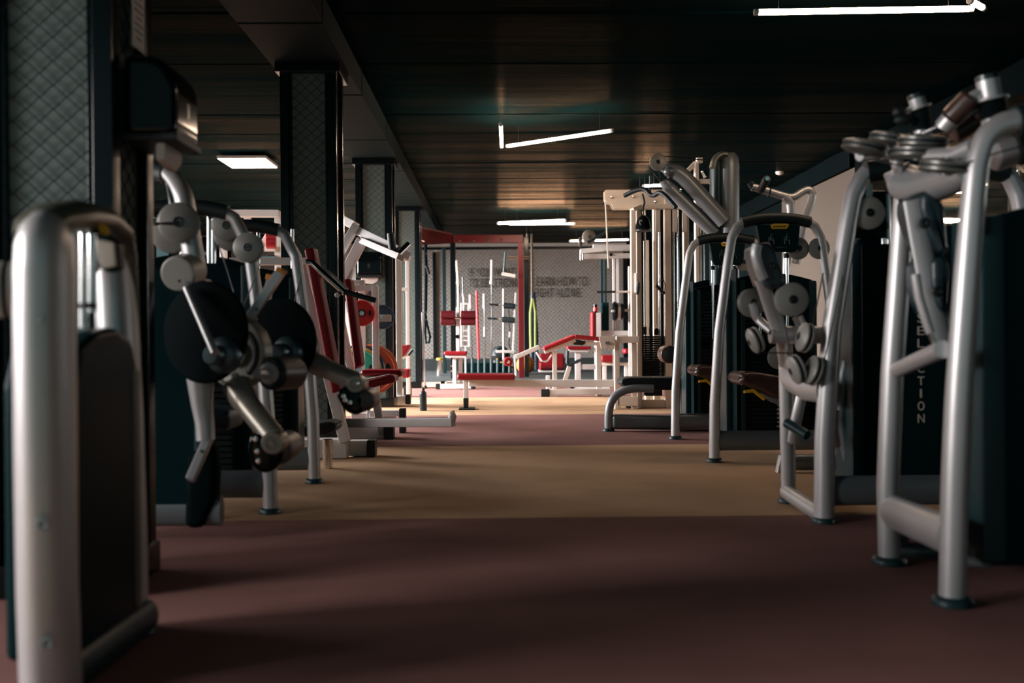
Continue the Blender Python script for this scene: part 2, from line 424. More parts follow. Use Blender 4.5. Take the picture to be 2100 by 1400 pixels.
# back wall cladding: black rails and posts carrying chain-link over the plaster
YW = YF - .02
f = B()
wx = [P(x, 600, YW).x for x in (800, 891, 1079, 1281)]
zr = [P(1000, 509, YW).z, .12]
for i, x in enumerate(wx):
    f.box((x, YW, ZC / 2 - .1), (.075, .05, ZC - .2), bev=.005)
for z in zr: f.box(((wx[0] + wx[-1]) / 2, YW + .005, z), (wx[-1] - wx[0], .04, .06), bev=.005)
f.box(((wx[0] + wx[-1]) / 2, YW, P(1000, 478, YW).z), (wx[-1] - wx[0], .06, .10), bev=.005)
f.done('trim_2', M['frame_black'], kind='structure')
m = B()
for a, c in zip(wx, wx[1:]): chain(m, V(a + .04, YF - .010, .15), VX, VZ, c - a - .08, zr[0] - .18, cw=.098, ch=.098, r=.0036, out=VY)
m.done('trim_3', M['wire'], kind='structure')
# raised slogan on the wall
def wall_text(t, x0, x1, ytop, ybase, label):
    a = P(x0, ybase, YF - .024); c = P(x1, ybase, YF - .024); tp = P(x0, ytop, YF - .024)
    o = letters('wall_lettering', t, M['letter'], a, tp.z - a.z, FACE_CAM, width=c.x - a.x, extrude=.003, thin=-.012, spacing=1.12)
    single(o, label, 'wall lettering', 'slogan letters on the mesh wall')
wall_text('IF YOU WANT', 961, 1055, 549.5, 567.5, 'dark raised wall lettering reading IF YOU WANT')
wall_text('TO BE STRONG,', 962, 1068, 571, 589.5, 'dark raised wall lettering reading TO BE STRONG')
wall_text('LEARN HOW TO', 1095, 1204, 568, 586.5, 'dark raised wall lettering reading LEARN HOW TO')
wall_text('FIGHT ALONE.', 1096, 1191, 591, 609.5, 'dark raised wall lettering reading FIGHT ALONE')

# ------------------------------------------------------------------ lamps
ZT = 2.75
def tube_lamp(a, b, label, r=.017):
    a, b = Vector(a), Vector(b); t = (b - a).normalized(); c = (a + b) / 2
    root = thing('pendant_tube_light', label, 'ceiling light', (c.x, c.y, ZT), 'lit tubes under the ceiling')
    B().cyl(a, b, r, 14).done('tube', M['tube'], root)
    B().cyl(a - t * .03, a, r * 1.15, 14, .004).done('end_cap', M['white_plastic'], root)
    B().cyl(b, b + t * .03, r * 1.15, 14, .004).done('end_cap', M['white_plastic'], root)
    for p in (a + t * .12, b - t * .12): B().cyl(p + VZ * r * .5, V(p.x, p.y, ZC), .0018, 6).done('suspension_wire', M['cable'], root)
def gz(x, y): return G(x, y, ZT)
tube_lamp(gz(1556, 25), gz(1986, 18), 'long lit tube nearest the camera under the ceiling')
tube_lamp(gz(1992, 3), gz(2014, 15), 'lit tube meeting the far end of the nearest long tube')
tube_lamp(gz(1027, 256), gz(1029, 300), 'short looking lit tube pointing down the room, beside the slanting tube')
tube_lamp(gz(1044, 299), gz(1252, 268), 'slanting lit tube hung over the middle of the aisle')
tube_lamp(gz(1023, 457.5), gz(1158, 452), 'thick looking lit tube above the red rig', .022)
tube_lamp(gz(1046, 460), gz(1177, 458.5), 'thin lit tube just below the tube above the red rig', .014)
tube_lamp(gz(1170, 494), gz(1288, 491), 'lit tube close to the slogan wall behind the white pulleys')
tube_lamp(gz(1304, 397), gz(1330, 396), 'lit tube end showing beside the cream pulley head plate')
tube_lamp(gz(1322, 381), gz(1372, 379), 'lit tube seen between the lat boom and the cream tower')
z = 2.90
a = G(452, 325, z); c = G(553, 325, z); e = G(563, 344, z); g = G(474, 344, z)
root = thing('panel_light', 'square white lit ceiling panel beyond the columns', 'ceiling light', ((a.x + e.x) / 2, (a.y + e.y) / 2, z))
hx, hy = c.x - a.x, e.y - a.y
B().box(((a.x + e.x) / 2, (a.y + e.y) / 2, (z + .02)), (hx, hy, .035), bev=.004).done('housing', M['white_plastic'], root)
B().box(((a.x + e.x) / 2, (a.y + e.y) / 2, z), (hx - .02, hy - .02, .008), bev=0).done('diffuser', M['panel_lit'], root)
B().cyl(((a.x + e.x) / 2, (a.y + e.y) / 2, z + .03), ((a.x + e.x) / 2, (a.y + e.y) / 2, ZC), .03, 12).done('mount', M['white_plastic'], root)
p = G(1599, 352, ZC)
B().lathe(p, -VZ, [(.055, 0), (.055, .02), (.045, .035), (.02, .045), (0, .045)], 20).done('smoke_detector', M['white_plastic'])
single(bpy.data.objects['smoke_detector'], 'small round white smoke detector on the dark ceiling', 'smoke detector')

# daylight outside each window
def sun_panel(y0, y1, power, col=(1.0, .935, .925)):
    l = bpy.data.lights.new('daylight', 'AREA'); l.shape = 'RECTANGLE'; l.size = ZW1 - ZW0; l.size_y = y1 - y0
    l.energy = power; l.color = col; l.spread = math.radians(84)
    o = bpy.data.objects.new('daylight', l); COL.objects.link(o)
    o.location = (XL - .02, (y0 + y1) / 2, (ZW0 + ZW1) / 2)
    n = Vector((-math.cos(TILT), 0, math.sin(TILT)))           # area lights shine along their local -Z
    yv = Vector((0, 1, 0)); xv = yv.cross(n)
    o.rotation_euler = Matrix((xv, yv, n)).transposed().to_euler()
TILT = math.radians(24)
POW = [235, 40, 30, 335, 1080, 1240, 930, 930]
for (a, b), pw in zip(WIN, POW): sun_panel(a, b, pw)

wd = bpy.data.worlds.new('World'); scene.world = wd; wd.use_nodes = True
bg = wd.node_tree.nodes['Background']; bg.inputs[0].default_value = (.25, .46, .49, 1); bg.inputs[1].default_value = .42
# camera
cd = bpy.data.cameras.new('camera'); cam = bpy.data.objects.new('camera', cd); COL.objects.link(cam)
cd.sensor_width = 36; cd.lens = 35; cd.clip_start = .05
cam.location = CAMLOC; cam.rotation_euler = CAMROT.to_euler()
cd.dof.use_dof = True; cd.dof.focus_distance = 8.2; cd.dof.aperture_fstop = 1.9
scene.camera = cam
scene.view_settings.view_transform = 'Standard'; scene.view_settings.look = 'None'
scene.view_settings.gamma = 1; scene.view_settings.use_curve_mapping = False; scene.view_settings.exposure = 0.0
scene.cycles.use_denoising = True; scene.cycles.max_bounces = 6
scene.cycles.sample_clamp_indirect = 3.0; scene.cycles.caustics_reflective = False; scene.cycles.caustics_refractive = False
# ================================================================== silver strength machines along the mirror side
def pulley(parent, c, axis, r=.07, t=.034, name='pulley', mt=None):
    """pair of dished cheeks with a rope groove between them and a dark hub"""
    axis = Vector(axis).normalized(); c = Vector(c); h = t / 2
    prof = [(0, -h * 1.15), (r * .25, -h * 1.15), (r * .85, -h * .85), (r, -h * .55), (r, -h * .28), (r * .82, -h * .12), (r * .82, h * .12), (r, h * .28), (r, h * .55), (r * .85, h * .85), (r * .25, h * 1.15), (0, h * 1.15)]
    o = B().lathe(c, axis, prof, 32).done(name, mt or M['pulley'], parent)
    B().lathe(c, axis, [(r * .8, -h * .30), (r * .94, -h * .26), (r * .94, h * .26), (r * .8, h * .30)], 32).done('rope_groove', M['black'], o)
    a_ = h * 1.1
    B().lathe(c, axis, [(0, -a_ - .005), (r * .08, -a_ - .004), (r * .09, -a_ - .001), (r * .15, -a_ - .001), (r * .17, -a_ - .004), (r * .26, -a_ - .003), (r * .26, a_ + .003), (r * .17, a_ + .004), (r * .15, a_ + .001), (r * .09, a_ + .001), (r * .08, a_ + .004), (0, a_ + .005)], 18).done('hub', M['hub'], o)
    return o
def cable(parent, pts, r=.003): return B().tube(pts, r, 6).done('cable', M['cable'], parent)
def rubber_foot(parent, p, r=.05):
    p = Vector(p); return B().lathe(V(p.x, p.y, 0), VZ, [(r, 0), (r, .012), (r * .9, .022), (r * .72, .026), (0, .026)], 22).done('rubber_foot', M['shield_edge'], parent)

def arch(root, x, d, s, W=.78, zt=1.475, r=.031, lean=.10):
    """leaning round posts meeting in a flat arch with a black sleeve in the middle"""
    half = [V(x, d, 0), V(x + s * .005, d, .35), V(x + s * .035, d, .8), V(x + s * (lean * .9), d, 1.22), V(x + s * (lean + .015), d, zt - .10), V(x + s * (lean + .05), d, zt - .03), V(x + s * .19, d, zt - .005)]
    mir = [V(2 * x + s * W - p.x, p.y, p.z) for p in half]
    rs = [r * 1.06, r * 1.05, r, r * .95, r * .92, r * .9, r * .9]
    B().tube(half, rs, 18, side=VY).done('post', M['silver'], root)
    B().tube(mir, rs, 18, side=VY).done('post', M['silver'], root)
    mid = [half[-1] - VX * (s * .01), V(x + s * W * .36, d, zt + .018), V(x + s * W * .5, d, zt + .022), V(x + s * W * .64, d, zt + .018), mir[-1] + VX * (s * .01)]
    B().tube(mid, r * 1.12, 18, fil=.05, side=VY).done('top_sleeve', M['sleeve'], root)
    rubber_foot(root, half[0]); rubber_foot(root, mir[0])
    B().tube([V(x + s * .01, d + .01, .13), V(x + s * (W - .01), d + .01, .13)], .062, 16, flat=.032, side=VZ).done('base_beam', M['silver_dark'], root)
def shield(root, x0, x1, d, z0=.13, z1=1.2, dome=.06, t=.16, edge=.05):
    n = 14; pts = [V(x0, d, z0), V(x1, d, z0)]
    top = [V(x1 + (x0 - x1) * k / n, d, z1 - dome + dome * math.sin(PI * (k + 1.2) / (n + 2.4))) for k in range(n + 1)]
    o = B().prism(pts + top, VY * t, bev=.008).done('weight_stack_shield', M['shield'], root)
    for xx in (x0, x1):
        B().box((xx, d + t / 2, (z0 + z1 - dome) / 2 + .01), (edge, t + .02, z1 - dome - z0), bev=.012).done('shield_edge', M['shield_edge'], o)
    return o
def stack(root, x0, x1, d, z0, n, ph=.0235, gap=.003, dep=.10, numbers=None, nx=.5):
    for k in range(n):
        z = z0 + k * (ph + gap) + ph / 2
        o = B().box(((x0 + x1) / 2, d, z), (x1 - x0, dep, ph), bev=.003, bs=1).done('weight_plate', M['plate'], root)
        if numbers and k < len(numbers):
            t = numbers[k]
            letters('number_mark', t, M['label_white'], V(x0 + (x1 - x0) * nx, d - dep / 2 - .001, z - .006), .0125, FACE_CAM, o, extrude=.0008)
def placard(root, x0, x1, z0, z1, d, lines=9, gx=.2, bright=True):
    o = B().box(((x0 + x1) / 2, d, (z0 + z1) / 2), (x1 - x0, .004, z1 - z0), bev=.001, bs=1).done('instruction_placard', M['shield'], root)
    b = B()
    for k in range(lines):
        z = z1 - (z1 - z0) * (.12 + .8 * k / lines); w = (x1 - x0) * (.82 if k % 4 else .4)
        b.box(((x0 + x1) / 2, d - .003, z), (w, .001, .0035), bev=0)
    b.done('printed_lines', M['hubblue'], o)
    return o
def rivets(parent, pts, r=.009):
    for p in pts: B().lathe(p, -VY, [(r, 0), (r * .9, r * .35), (r * .5, r * .6), (0, r * .7)], 12).done('rivet', M['chrome'], parent)

def selection_pair(foot, label, seatlabel, zt, badge_z, arm):
    """two sister machines facing the aisle: arch, smoked shield, plate stack, brown seat, dark display"""
    g = G(*foot); x, d = g.x, g.y
    root = thing('cable_weight_machine', label, 'weight machine', (x + .39, d, 0), 'silver machines with brown seats')
    arch(root, x, d, 1, zt=zt)
    shield(root, x + .13, x + .66, d + .14, z0=.15, z1=1.17)
    placard(root, x + .18, x + .42, .72, 1.08, d + .125, 11)
    stack(root, x + .16, x + .64, d + .085, .20, 18, numbers=['100', '95', '90', '85', '80', '75', '70', '65', '60', '55'], nx=.5, dep=.09)
    for xx in (x + .30, x + .47):
        B().cyl((xx, d + .05, .68), (xx, d + .05, zt - .03), .0105, 12).done('guide_rod', M['chrome'], root)
        B().cyl((xx, d + .05, .66), (xx, d + .05, .75), .017, 12).done('rod_bush', M['black'], root)
        B().cyl((xx, d + .05, zt - .22), (xx, d + .05, zt - .19), .020, 12).done('rod_stop', M['black'], root)
    # slim guard post between stack and seat
    B().box((x + .185, d + .02, .62), (.028, .02, 1.0), bev=.005).done('guard_strip', M['shield_edge'], root)
    # hanging display with badge and exercise pictograms
    cx = x + .395; dz = zt - .02
    pts = [V(cx - .135, d - .04, dz), V(cx + .135, d - .04, dz), V(cx + .115, d - .055, dz - .15), V(cx + .095, d - .055, dz - .17), V(cx - .095, d - .055, dz - .17), V(cx - .115, d - .055, dz - .15)]
    disp = B().prism(pts, VY * .05, bev=.008).done('display_panel', M['shield'], root)
    bd = B().prism([V(cx - .055, d - .05, badge_z + .012), V(cx - .03, d - .05, badge_z + .020), V(cx + .045, d - .05, badge_z + .020), V(cx + .058, d - .05, badge_z + .008), V(cx + .045, d - .052, badge_z - .012), V(cx - .045, d - .052, badge_z - .012)], VY * -.006, bev=.002).done('maker_badge', M['yellow'], disp)
    b = B()
    for k in range(6): b.box((cx - .033 + k * .013, d - .0585, badge_z + .003), (.008, .002, .007), bev=0)
    b.done('badge_script', M['black'], bd)
    for sx in (-.05, .045):                   # seated exercise pictograms
        b = B(); q = V(cx + sx, d - .060, dz - .095)
        b.cyl(q + V(0, 0, .030), q + V(0, -.002, .030), .006, 10)
        b.tube([q + V(-.004, 0, .022), q + V(-.008, 0, -.002), q + V(.012, 0, -.004), q + V(.016, 0, -.028)], .0022, 6)
        b.tube([q + V(-.006, 0, .012), q + V(.014, 0, .016 if sx > 0 else .004)], .0018, 6)
        b.tube([q + V(-.018, 0, .015), q + V(-.014, 0, -.028)], .0014, 6)
        b.done('pictogram', M['hubblue'], disp)
    if arm: letters('display_text', 'LOWER BACK', M['hubblue'], V(cx - .03, d - .0605, dz - .148), .010, FACE_CAM, disp, width=.075, extrude=.0006)
    # cable wheels
    pulley(root, V(cx + .13, d + .0, zt - .165), (0.15, -1, 0), .068)
    pulley(root, V(cx + .26, d - .0, zt - .165), (0.1, -1, 0), .066)
    pulley(root, V(x + .395, d - .03, .640 if arm else .665), (.1, -1, 0), .072)
    B().box((x + .335, d - .02, 1.31), (.02, .03, .06), bev=.004).done('pulley_bracket', M['hub'], root)
    if arm:
        pn = B().box(V(x + .41, d - .06, .560), (.048, .02, .040), bev=.006).done('selector_pin', M['orange'], root)
        letters('pin_mark', '2.5', M['black'], V(x + .395, d - .0715, .556), .012, FACE_CAM, pn, extrude=.0006)
        B().box(V(x + .41, d - .055, .530), (.02, .02, .03), bev=.004).done('pin_stem', M['orange'], root)
    else:
        B().prism([V(x + .395 + .032 * math.cos(k_ * PI / 10), d - .055, .588 + .014 * math.sin(k_ * PI / 10)) for k_ in range(20)], -VY * .02, bev=.003).done('selector_pin', M['orange'], root)
    B().box((x + .150, d + .085, .66), (.012, .14, 1.06), bev=.003).done('side_guard', M['shield'], root)
    # seat
    sx, sd, sz = x + .12, d - .17, .50
    pts = [V(sx + .02, sd, sz - .02), V(sx + .10, sd, sz - .045), V(sx + .22, sd, sz - .105), V(sx + .40, sd, sz - .085), V(sx + .43, sd, sz - .01), V(sx + .24, sd, sz + .035), V(sx + .10, sd, sz + .06), V(sx + .02, sd, sz + .055), V(sx - .005, sd, sz + .018)]
    st = B().prism(fillet(pts + [pts[0]], .04, 4)[:-1], VY * .36, bev=.028, bs=3).done('seat', M['brown'], root, angle=60)
    br = [V(sx + .16, sd + .12, sz - .08), V(sx + .40, sd + .12, sz - .07), V(sx + .40, sd + .12, .22), V(sx + .36, sd + .12, .24), V(sx + .30, sd + .12, .34), V(sx + .22, sd + .12, sz - .13)]
    B().prism(br, VY * .05, bev=.006).done('seat_bracket', M['lat_grey'], root)
    lv = B().prism([V(sx + .03, sd + .02, sz - .055), V(sx + .09, sd + .02, sz - .045), V(sx + .16, sd + .02, sz - .10), V(sx + .15, sd + .02, sz - .115), V(sx + .085, sd + .02, sz - .065), V(sx + .03, sd + .02, sz - .070)], VY * .02, bev=.003).done('seat_lever', M['yellow'], root)
    return root, x, d

r1, x1, d1 = selection_pair((1385, 900), 'silver arched weight machine with brown seat next to the black lat bench', '', 1.495, 1.455, False)
r2, x2, d2 = selection_pair((1465, 947), 'silver arched weight machine whose overhead arm carries two black grips', '', 1.475, 1.437, True)
# overhead grip arm of the second machine
D = d2 + .55
p = lambda x, y, dd=0: P(x, y, D + dd)
B().tube([p(1542, 383), p(1568, 390), p(1600, 400), p(1626, 407), p(1648, 392), p(1660, 388), p(1667, 398), p(1664, 412), p(1652, 446), p(1632, 540)], .026, 14, fil=.06).done('grip_arm', M['silver'], r2)
B().tube([p(1610, 404), p(1621, 414), p(1622, 436), p(1614, 520), p(1610, 640)], [.032, .03, .027, .026, .026], 14, fil=.05).done('arm_upright', M['silver'], r2)
B().cyl(p(1538, 374), p(1548, 388), .024, 16, .006).done('grip', M['sleeve'], r2)
B().cyl(p(1573, 366, -.16), p(1560, 390, .0), .025, 16, .006).done('grip', M['sleeve'], r2)
B().cyl(p(1573.6, 366, -.175), p(1573.5, 366.2, -.155), .013, 12).done('grip_cap', M['chrome'], r2)
B().ring(p(1577, 394), p(1600, 400) - p(1568, 390), .028, .006, 20, 8).done('collar', M['hub'], r2)

# ---------------------------------------------------------------- third machine: arch, double side posts, cable lever, tilted back pad
g = G(1690, 1071); x3, d3 = g.x, g.y
r3 = thing('cable_weight_machine', 'silver weight machine with SELECTION lettering on its dark shield', 'weight machine', (x3 + .4, d3, 0), 'silver machines with cable wheels')
arch(r3, x3, d3, 1, W=.95, zt=1.455, r=.040, lean=.115)
sh = shield(r3, P(1757, 700, d3 + .1).x, P(2035, 700, d3 + .1).x, d3 + .1, z0=.10, z1=1.25, dome=.09, t=.2)
xl = P(1888, 700, d3 + .1).x
zz = P(1888, 661, d3 + .09).z; zb = P(1888, 867, d3 + .09).z
for k, ch in enumerate('SELECTION'):
    zk = zz + (zb - zz) * k / 8.0
    w = .014 if ch == 'I' else .036
    letters('shield_letter', ch, M['cream'], V(xl - (.004 if ch == 'I' else .014), d3 + .098, zk), .037, FACE_CAM, sh, width=(.007 if ch == 'I' else .028), extrude=.0015)
rivets(sh, [P(1873, 976, d3 + .1), P(1912, 976, d3 + .1), P(1873, 1026, d3 + .1), P(1912, 1026, d3 + .1)], .010)
D = d3
p = lambda x, y, dd=0: P(x, y, D + dd)
g2 = G(1618, 1030); dr = g2.y - d3
B().tube([V(g2.x, g2.y, 0), p(1615, 900, dr), p(1613, 800, dr), p(1612, 740, dr)], .034, 16, side=VY).done('short_post', M['silver'], r3)
rubber_foot(r3, g2)
B().tube([p(1611, 768, dr), p(1620, 778, dr * .8), p(1650, 795, dr * .4), p(1688, 800, 0)], .055, 16, flat=.03, side=VZ).done('side_saddle', M['silver'], r3)
B().tube([p(1612, 1008, dr), p(1688, 1058, 0)], .036, 14, flat=.03, side=VZ).done('lower_rail', M['silver'], r3)
B().tube([p(1560, 570, .05), p(1583, 640, .1), p(1607, 695, .12), p(1612, 745, dr)], [.028, .03, .034, .034], 14, fil=.05).done('lever_arm', M['silver'], r3)
B().tube([p(1580, 686, .12), p(1700, 687, .12)], .038, 18).done('cross_tube', M['silver'], r3)
B().tube([p(1541, 622, .2), p(1548, 645, .2), p(1556, 656, .2), p(1584, 680, .12)], .019, 12, fil=.04).done('pulley_arm', M['silver'], r3)
B().cyl(p(1641, 648, .12), p(1655, 680, .12), .012, 10).done('guide_pin', M['silver'], r3)
B().cyl(p(1630, 650, .14), p(1645, 682, .14), .012, 10).done('guide_pin', M['silver'], r3)
pulley(r3, p(1541, 621, .22), (.25, -1, .05), .062, .04)
pulley(r3, p(1623, 614, .0), (.05, -1, 0), .070, .036)
pulley(r3, p(1549, 697, .1), (-1, -.05, -.38), .056, .05)
pulley(r3, p(1651, 692, .0), (-1, -.10, .25), .062, .05)
pulley(r3, p(1634, 757, .0), (-1, -.06, -.32), .062, .05)
pulley(r3, p(1668, 760, -.02), (-1, -.10, .32), .062, .05)
pulley(r3, p(1780, 437, .0), (.0, -1, 0), .068, .04)
B().box(p(1780, 402, .02), (.03, .03, .10), bev=.004).done('pulley_hanger', M['silver'], r3)
B().box(p(1776, 440, .05), (.17, .03, .2), bev=.01).done('pulley_plate', M['shield'], r3)
cable(r3, [p(1744, 470, 0), p(1722, 600, -.05), p(1690, 740, -.06)])
cable(r3, [p(1688, 560, .05), p(1672, 640, .03), p(1655, 720, .0)])
cable(r3, [p(1600, 620, .05), p(1622, 725, .0)]); cable(r3, [p(1556, 723, .08), p(1648, 724, .02)])
for xx in (1812, 1822): B().cyl(p(xx, 500, .07), p(xx, 400, .07), .010, 10).done('guide_rod', M['chrome'], r3)
B().cyl(p(1813, 455, .07), p(1813, 470, .07), .02, 12).done('rod_stop', M['black'], r3)
# tilted back pad with grey shell
pad = [p(1552, 500, -.02), p(1577, 494, -.02), p(1591, 512, -.02), p(1613, 575, -.02), p(1608, 590, -.02), p(1577, 590, -.02), p(1560, 545, -.02)]
B().prism(fillet(pad + [pad[0]], .02, 4)[:-1], VY * .24, bev=.018, bs=3).done('back_pad', M['navy'], r3, angle=60)
B().tube([p(1553, 502, -.025), p(1549, 520, -.025), p(1556, 548, -.025), p(1566, 572, -.02)], .022, 12, fil=.03).done('pad_shell', M['silver'], r3)
B().lathe(p(1584, 545, -.03), -VY, [(.014, 0), (.014, .006), (.008, .008), (0, .004)], 14).done('bolt', M['hub'], r3)
# footplate and handle seen between the two posts
B().cyl(p(1612, 866, .25), p(1656, 893, .15), .022, 14, .004).done('foot_peg', M['shield_edge'], r3)
B().tube([p(1646, 800, .3), p(1633, 860, .3), p(1626, 905, .35)], .025, 12).done('seat_strut', M['silver'], r3)
B().tube([p(1715, 840, .1), p(1713, 880, .1), p(1716, 915, .12)], .016, 10).done('hand_rail', M['chrome'], r3)
B().tube([p(1736, 740, .2), p(1722, 860, .2), p(1744, 960, .2)], .024, 12).done('seat_strut', M['silver_dark'], r3)
B().box(p(1722, 800, .35), (.10, .05, .34), Matrix.Rotation(.3, 3, 'Y'), bev=.01).done('seat_plate', M['silver_dark'], r3)
# base bar running on behind the post, with a slanted front foot
dff = G(1600, 970).y + .025
B().tube([P(1601, 948, dff), P(1765, 948, dff)], .045, 16, flat=.03, side=VZ).done('rear_base', M['silver_dark'], r3)
B().tube([P(1765, 948, dff), V(P(1765, 948, dff).x, d3 + .1, .14)], .04, 14).done('side_base', M['silver_dark'], r3)
ff = [G(1594, 970), G(1604, 970), P(1606, 934, G(1600, 970).y), P(1601, 934, G(1600, 970).y)]
B().prism(ff, VY * .05, bev=.004).done('front_foot', M['silver'], r3)

# ---------------------------------------------------------------- nearest machine
g = G(1953, 1239); x4, d4 = g.x, g.y; ge = G(1824, 1155); de = ge.y - d4
r4 = thing('pivot_arm_weight_machine', 'nearest silver weight machine with two bellows pivots and disc pulleys on top', 'weight machine', (x4 + .3, d4 + .2, 0), 'silver machines with cable wheels')
D = d4
front = [V(x4, d4, 0), p(1958, 1000), p(1968, 780), p(1984, 560), p(1996, 410), p(2004, 330), p(2022, 280), p(2052, 256), p(2090, 247)]
B().tube(front, [.038, .038, .037, .036, .034, .033, .033, .034, .035], 20, side=VY, fil=.10).done('post', M['silver'], r4)
B().tube([p(2082, 250), p(2140, 240), p(2260, 236)], .046, 18).done('top_sleeve', M['sleeve'], r4)
rear = [V(ge.x, ge.y, 0), p(1821, 1000, de), p(1830, 760, de), p(1844, 560, de), p(1853, 430, de), p(1858, 365, de)]
B().tube(rear, [.036, .037, .037, .036, .035, .034], 20, side=VY).done('post', M['silver'], r4)
rubber_foot(r4, front[0], .058); rubber_foot(r4, rear[0], .058)
# saddle casting joining both posts under the disc pulleys
B().tube([p(1838, 345, de), p(1852, 372, de), p(1885, 385, de * .8), p(1930, 372, de * .5), p(1968, 360, de * .2), p(1992, 350, 0)], [.045, .062, .066, .058, .05, .04], 20, flat=.045, side=VZ, fil=.08).done('saddle_casting', M['saddle'], r4)
B().tube([p(1840, 758, de - .03), p(1934, 716, .03)], .026, 16).done('brace_tube', M['silver'], r4)
B().tube([p(1826, 1047, de), p(1952, 1100, 0)], .058, 18, flat=.04, side=VZ).done('lower_rail', M['silver'], r4)
B().tube([p(1838, 1080, de + .0), p(1842, 1120, de + .2)], .04, 14).done('base_strut', M['silver_dark'], r4)
B().tube([p(1835, 1130, de + .1), p(1935, 1128, de + .1)], .03, 14).done('base_strut', M['silver_dark'], r4)
# shield beyond the post
xs = P(2022, 700, d4 + .08).x
sh4 = shield(r4, xs + .02, xs + .60, d4 + .08, z0=.09, z1=1.17, dome=.05, t=.18, edge=.075)
B().box(P(2011, 461, d4 + .06), (.05, .04, .05), bev=.006).done('shield_clamp', M['black'], r4)
B().tube([p(1985, 1130, .2), p(2025, 1130, .12)], .05, 16, flat=.04, side=VZ).done('base_strut', M['silver_dark'], r4)
# disc pulleys lying nearly flat on the saddle
for (x, y, dd, r, tilt) in ((1774, 303, .40, .075, (.25, -.12, 1)), (1829, 287, .48, .075, (.22, -.14, 1)), (1893, 290, .30, .078, (.06, -.16, 1)), (1886, 312, .26, .085, (.06, -.14, 1)), (1944, 341, .06, .082, (.10, -.2, 1))):
    pulley(r4, p(x, y, dd), tilt, r, .040, mt=M['dark_pulley'])
B().tube([p(1762, 318, .42), p(1800, 312, .45), p(1836, 318, .45), p(1842, 340, .42), p(1845, 365, de)], .020, 12, fil=.04).done('pulley_arm', M['silver'], r4)
B().tube([p(1905, 320, .2), p(1960, 318, .08), p(1998, 300, 0)], .024, 12).done('pulley_arm', M['silver'], r4)
cable(r4, [p(1792, 327, .40), p(1850, 340, .35), p(1905, 352, .2)]); cable(r4, [p(1985, 333, -.02), p(2050, 312, -.03), p(2140, 288, -.04)])
# pivots: silver cap over black bellows
def pivot(xc, yt, ym, yb, dd, r, lean):
    a, b_, c = p(xc, yt, dd), p(xc + lean * .6, ym, dd), p(xc + lean, yb, dd)
    o = B().cyl(b_ - (b_ - a) * .0, a, r, 22, .006).done('pivot_cap', M['silver'], r4)
    B().cyl(a - (a - b_).normalized() * .012, a + (a - b_).normalized() * .006, r * 1.02, 22, .003).done('cap_rim', M['hub'], o)
    n = 9; prof = []; L = (c - b_).length
    for k in range(n): prof += [(r * 1.12, L * k / n), (r * 1.35, L * (k + .5) / n)]
    prof.append((r * 1.12, L)); B().lathe(b_, c - b_, prof, 24).done('bellows', M['sleeve'], r4)
    B().cyl(b_ + (a - b_) * .08, b_ - (a - b_) * .06, r * 1.55, 24, .005).done('flange', M['silver'], r4)
    B().cyl(c, c + (c - b_).normalized() * .05, r * 1.05, 20).done('pivot_stem', M['silver'], r4)
pivot(1877, 196, 222, 268, .36, .025, 14)
pivot(2024, 158, 205, 244, .16, .033, 14)
B().cyl(p(1846, 231, .34), p(1868, 222, .36), .007, 10).done('stop_rod', M['chrome'], r4)
B().ball(p(1842, 230, .34), .018, 14).done('stop_knob', M['black'], r4)
B().ball(p(1852, 246, .34), .022, 14, (1.3, 1, .8)).done('stop_knob', M['black'], r4)
B().cyl(p(1885, 276, .3), p(1945, 250, .22), .006, 10).done('stop_rod', M['chrome'], r4)
B().cyl(p(1950, 243, .2), p(1992, 200, .16), .034, 18, .008).done('grip_pad', M['brown'], r4)
B().cyl(p(1955, 276, .45), p(2000, 250, .45), .032, 18, .008).done('grip_pad', M['brown'], r4)
B().tube([p(1935, 262, .22), p(1950, 244, .2)], .03, 14).done('pad_ferrule', M['silver'], r4)
B().tube([p(1992, 200, .16), p(2004, 190, .16), p(2012, 208, .16)], .014, 10, fil=.02).done('pad_hook', M['silver'], r4)
# round housing to the side of the arch
B().cyl(p(2032, 316, .3), p(2082, 300, .3), .058, 22, .01).done('pivot_housing', M['silver'], r4)
B().cyl(p(2078, 302, .29), p(2110, 292, .28), .064, 22, .01).done('housing_cap', M['black'], r4)
# back pads and curved supports between the posts
up = [p(1893, 392, .25), p(1918, 388, .25), p(1940, 420, .25), p(1948, 516, .25), p(1934, 522, .25), p(1908, 480, .25), p(1892, 430, .25)]
q = B().prism(fillet(up + [up[0]], .02, 4)[:-1], VY * .22, bev=.02, bs=3).done('back_pad', M['navy'], r4, angle=60)
lo = [p(1913, 530, .25), p(1944, 524, .25), p(1952, 560, .25), p(1944, 640, .25), p(1926, 628, .25), p(1914, 585, .25)]
q2 = B().prism(fillet(lo + [lo[0]], .02, 4)[:-1], VY * .22, bev=.018, bs=3).done('back_pad', M['navy'], r4, angle=60)
for o_, c in ((q, p(1894, 458, .24)), (q2, p(1922, 598, .24))):
    B().lathe(c, -VY, [(.018, 0), (.018, .008), (.010, .010), (0, .005)], 16).done('bolt', M['hub'], o_)
arc = [p(1874, 410, .28), p(1886, 480, .28), p(1903, 570, .28), p(1918, 650, .28), p(1934, 705, .28)]
B().tube(arc, .034, 14, flat=.012, side=VX).done('pad_support', M['silver'], r4)
B().tube([p(1877, 562, .2), p(1885, 610, .2), p(1900, 660, .2), p(1908, 682, .2)], .014, 12).done('adjust_handle', M['silver'], r4)
B().tube([p(1908, 682, .2), p(1918, 708, .2)], .008, 10).done('adjust_pin', M['chrome'], r4)
sp = [p(1972, 820, .3), p(1985, 860, .3), p(2000, 920, .3), p(2012, 990, .3), p(2016, 1040, .3)]
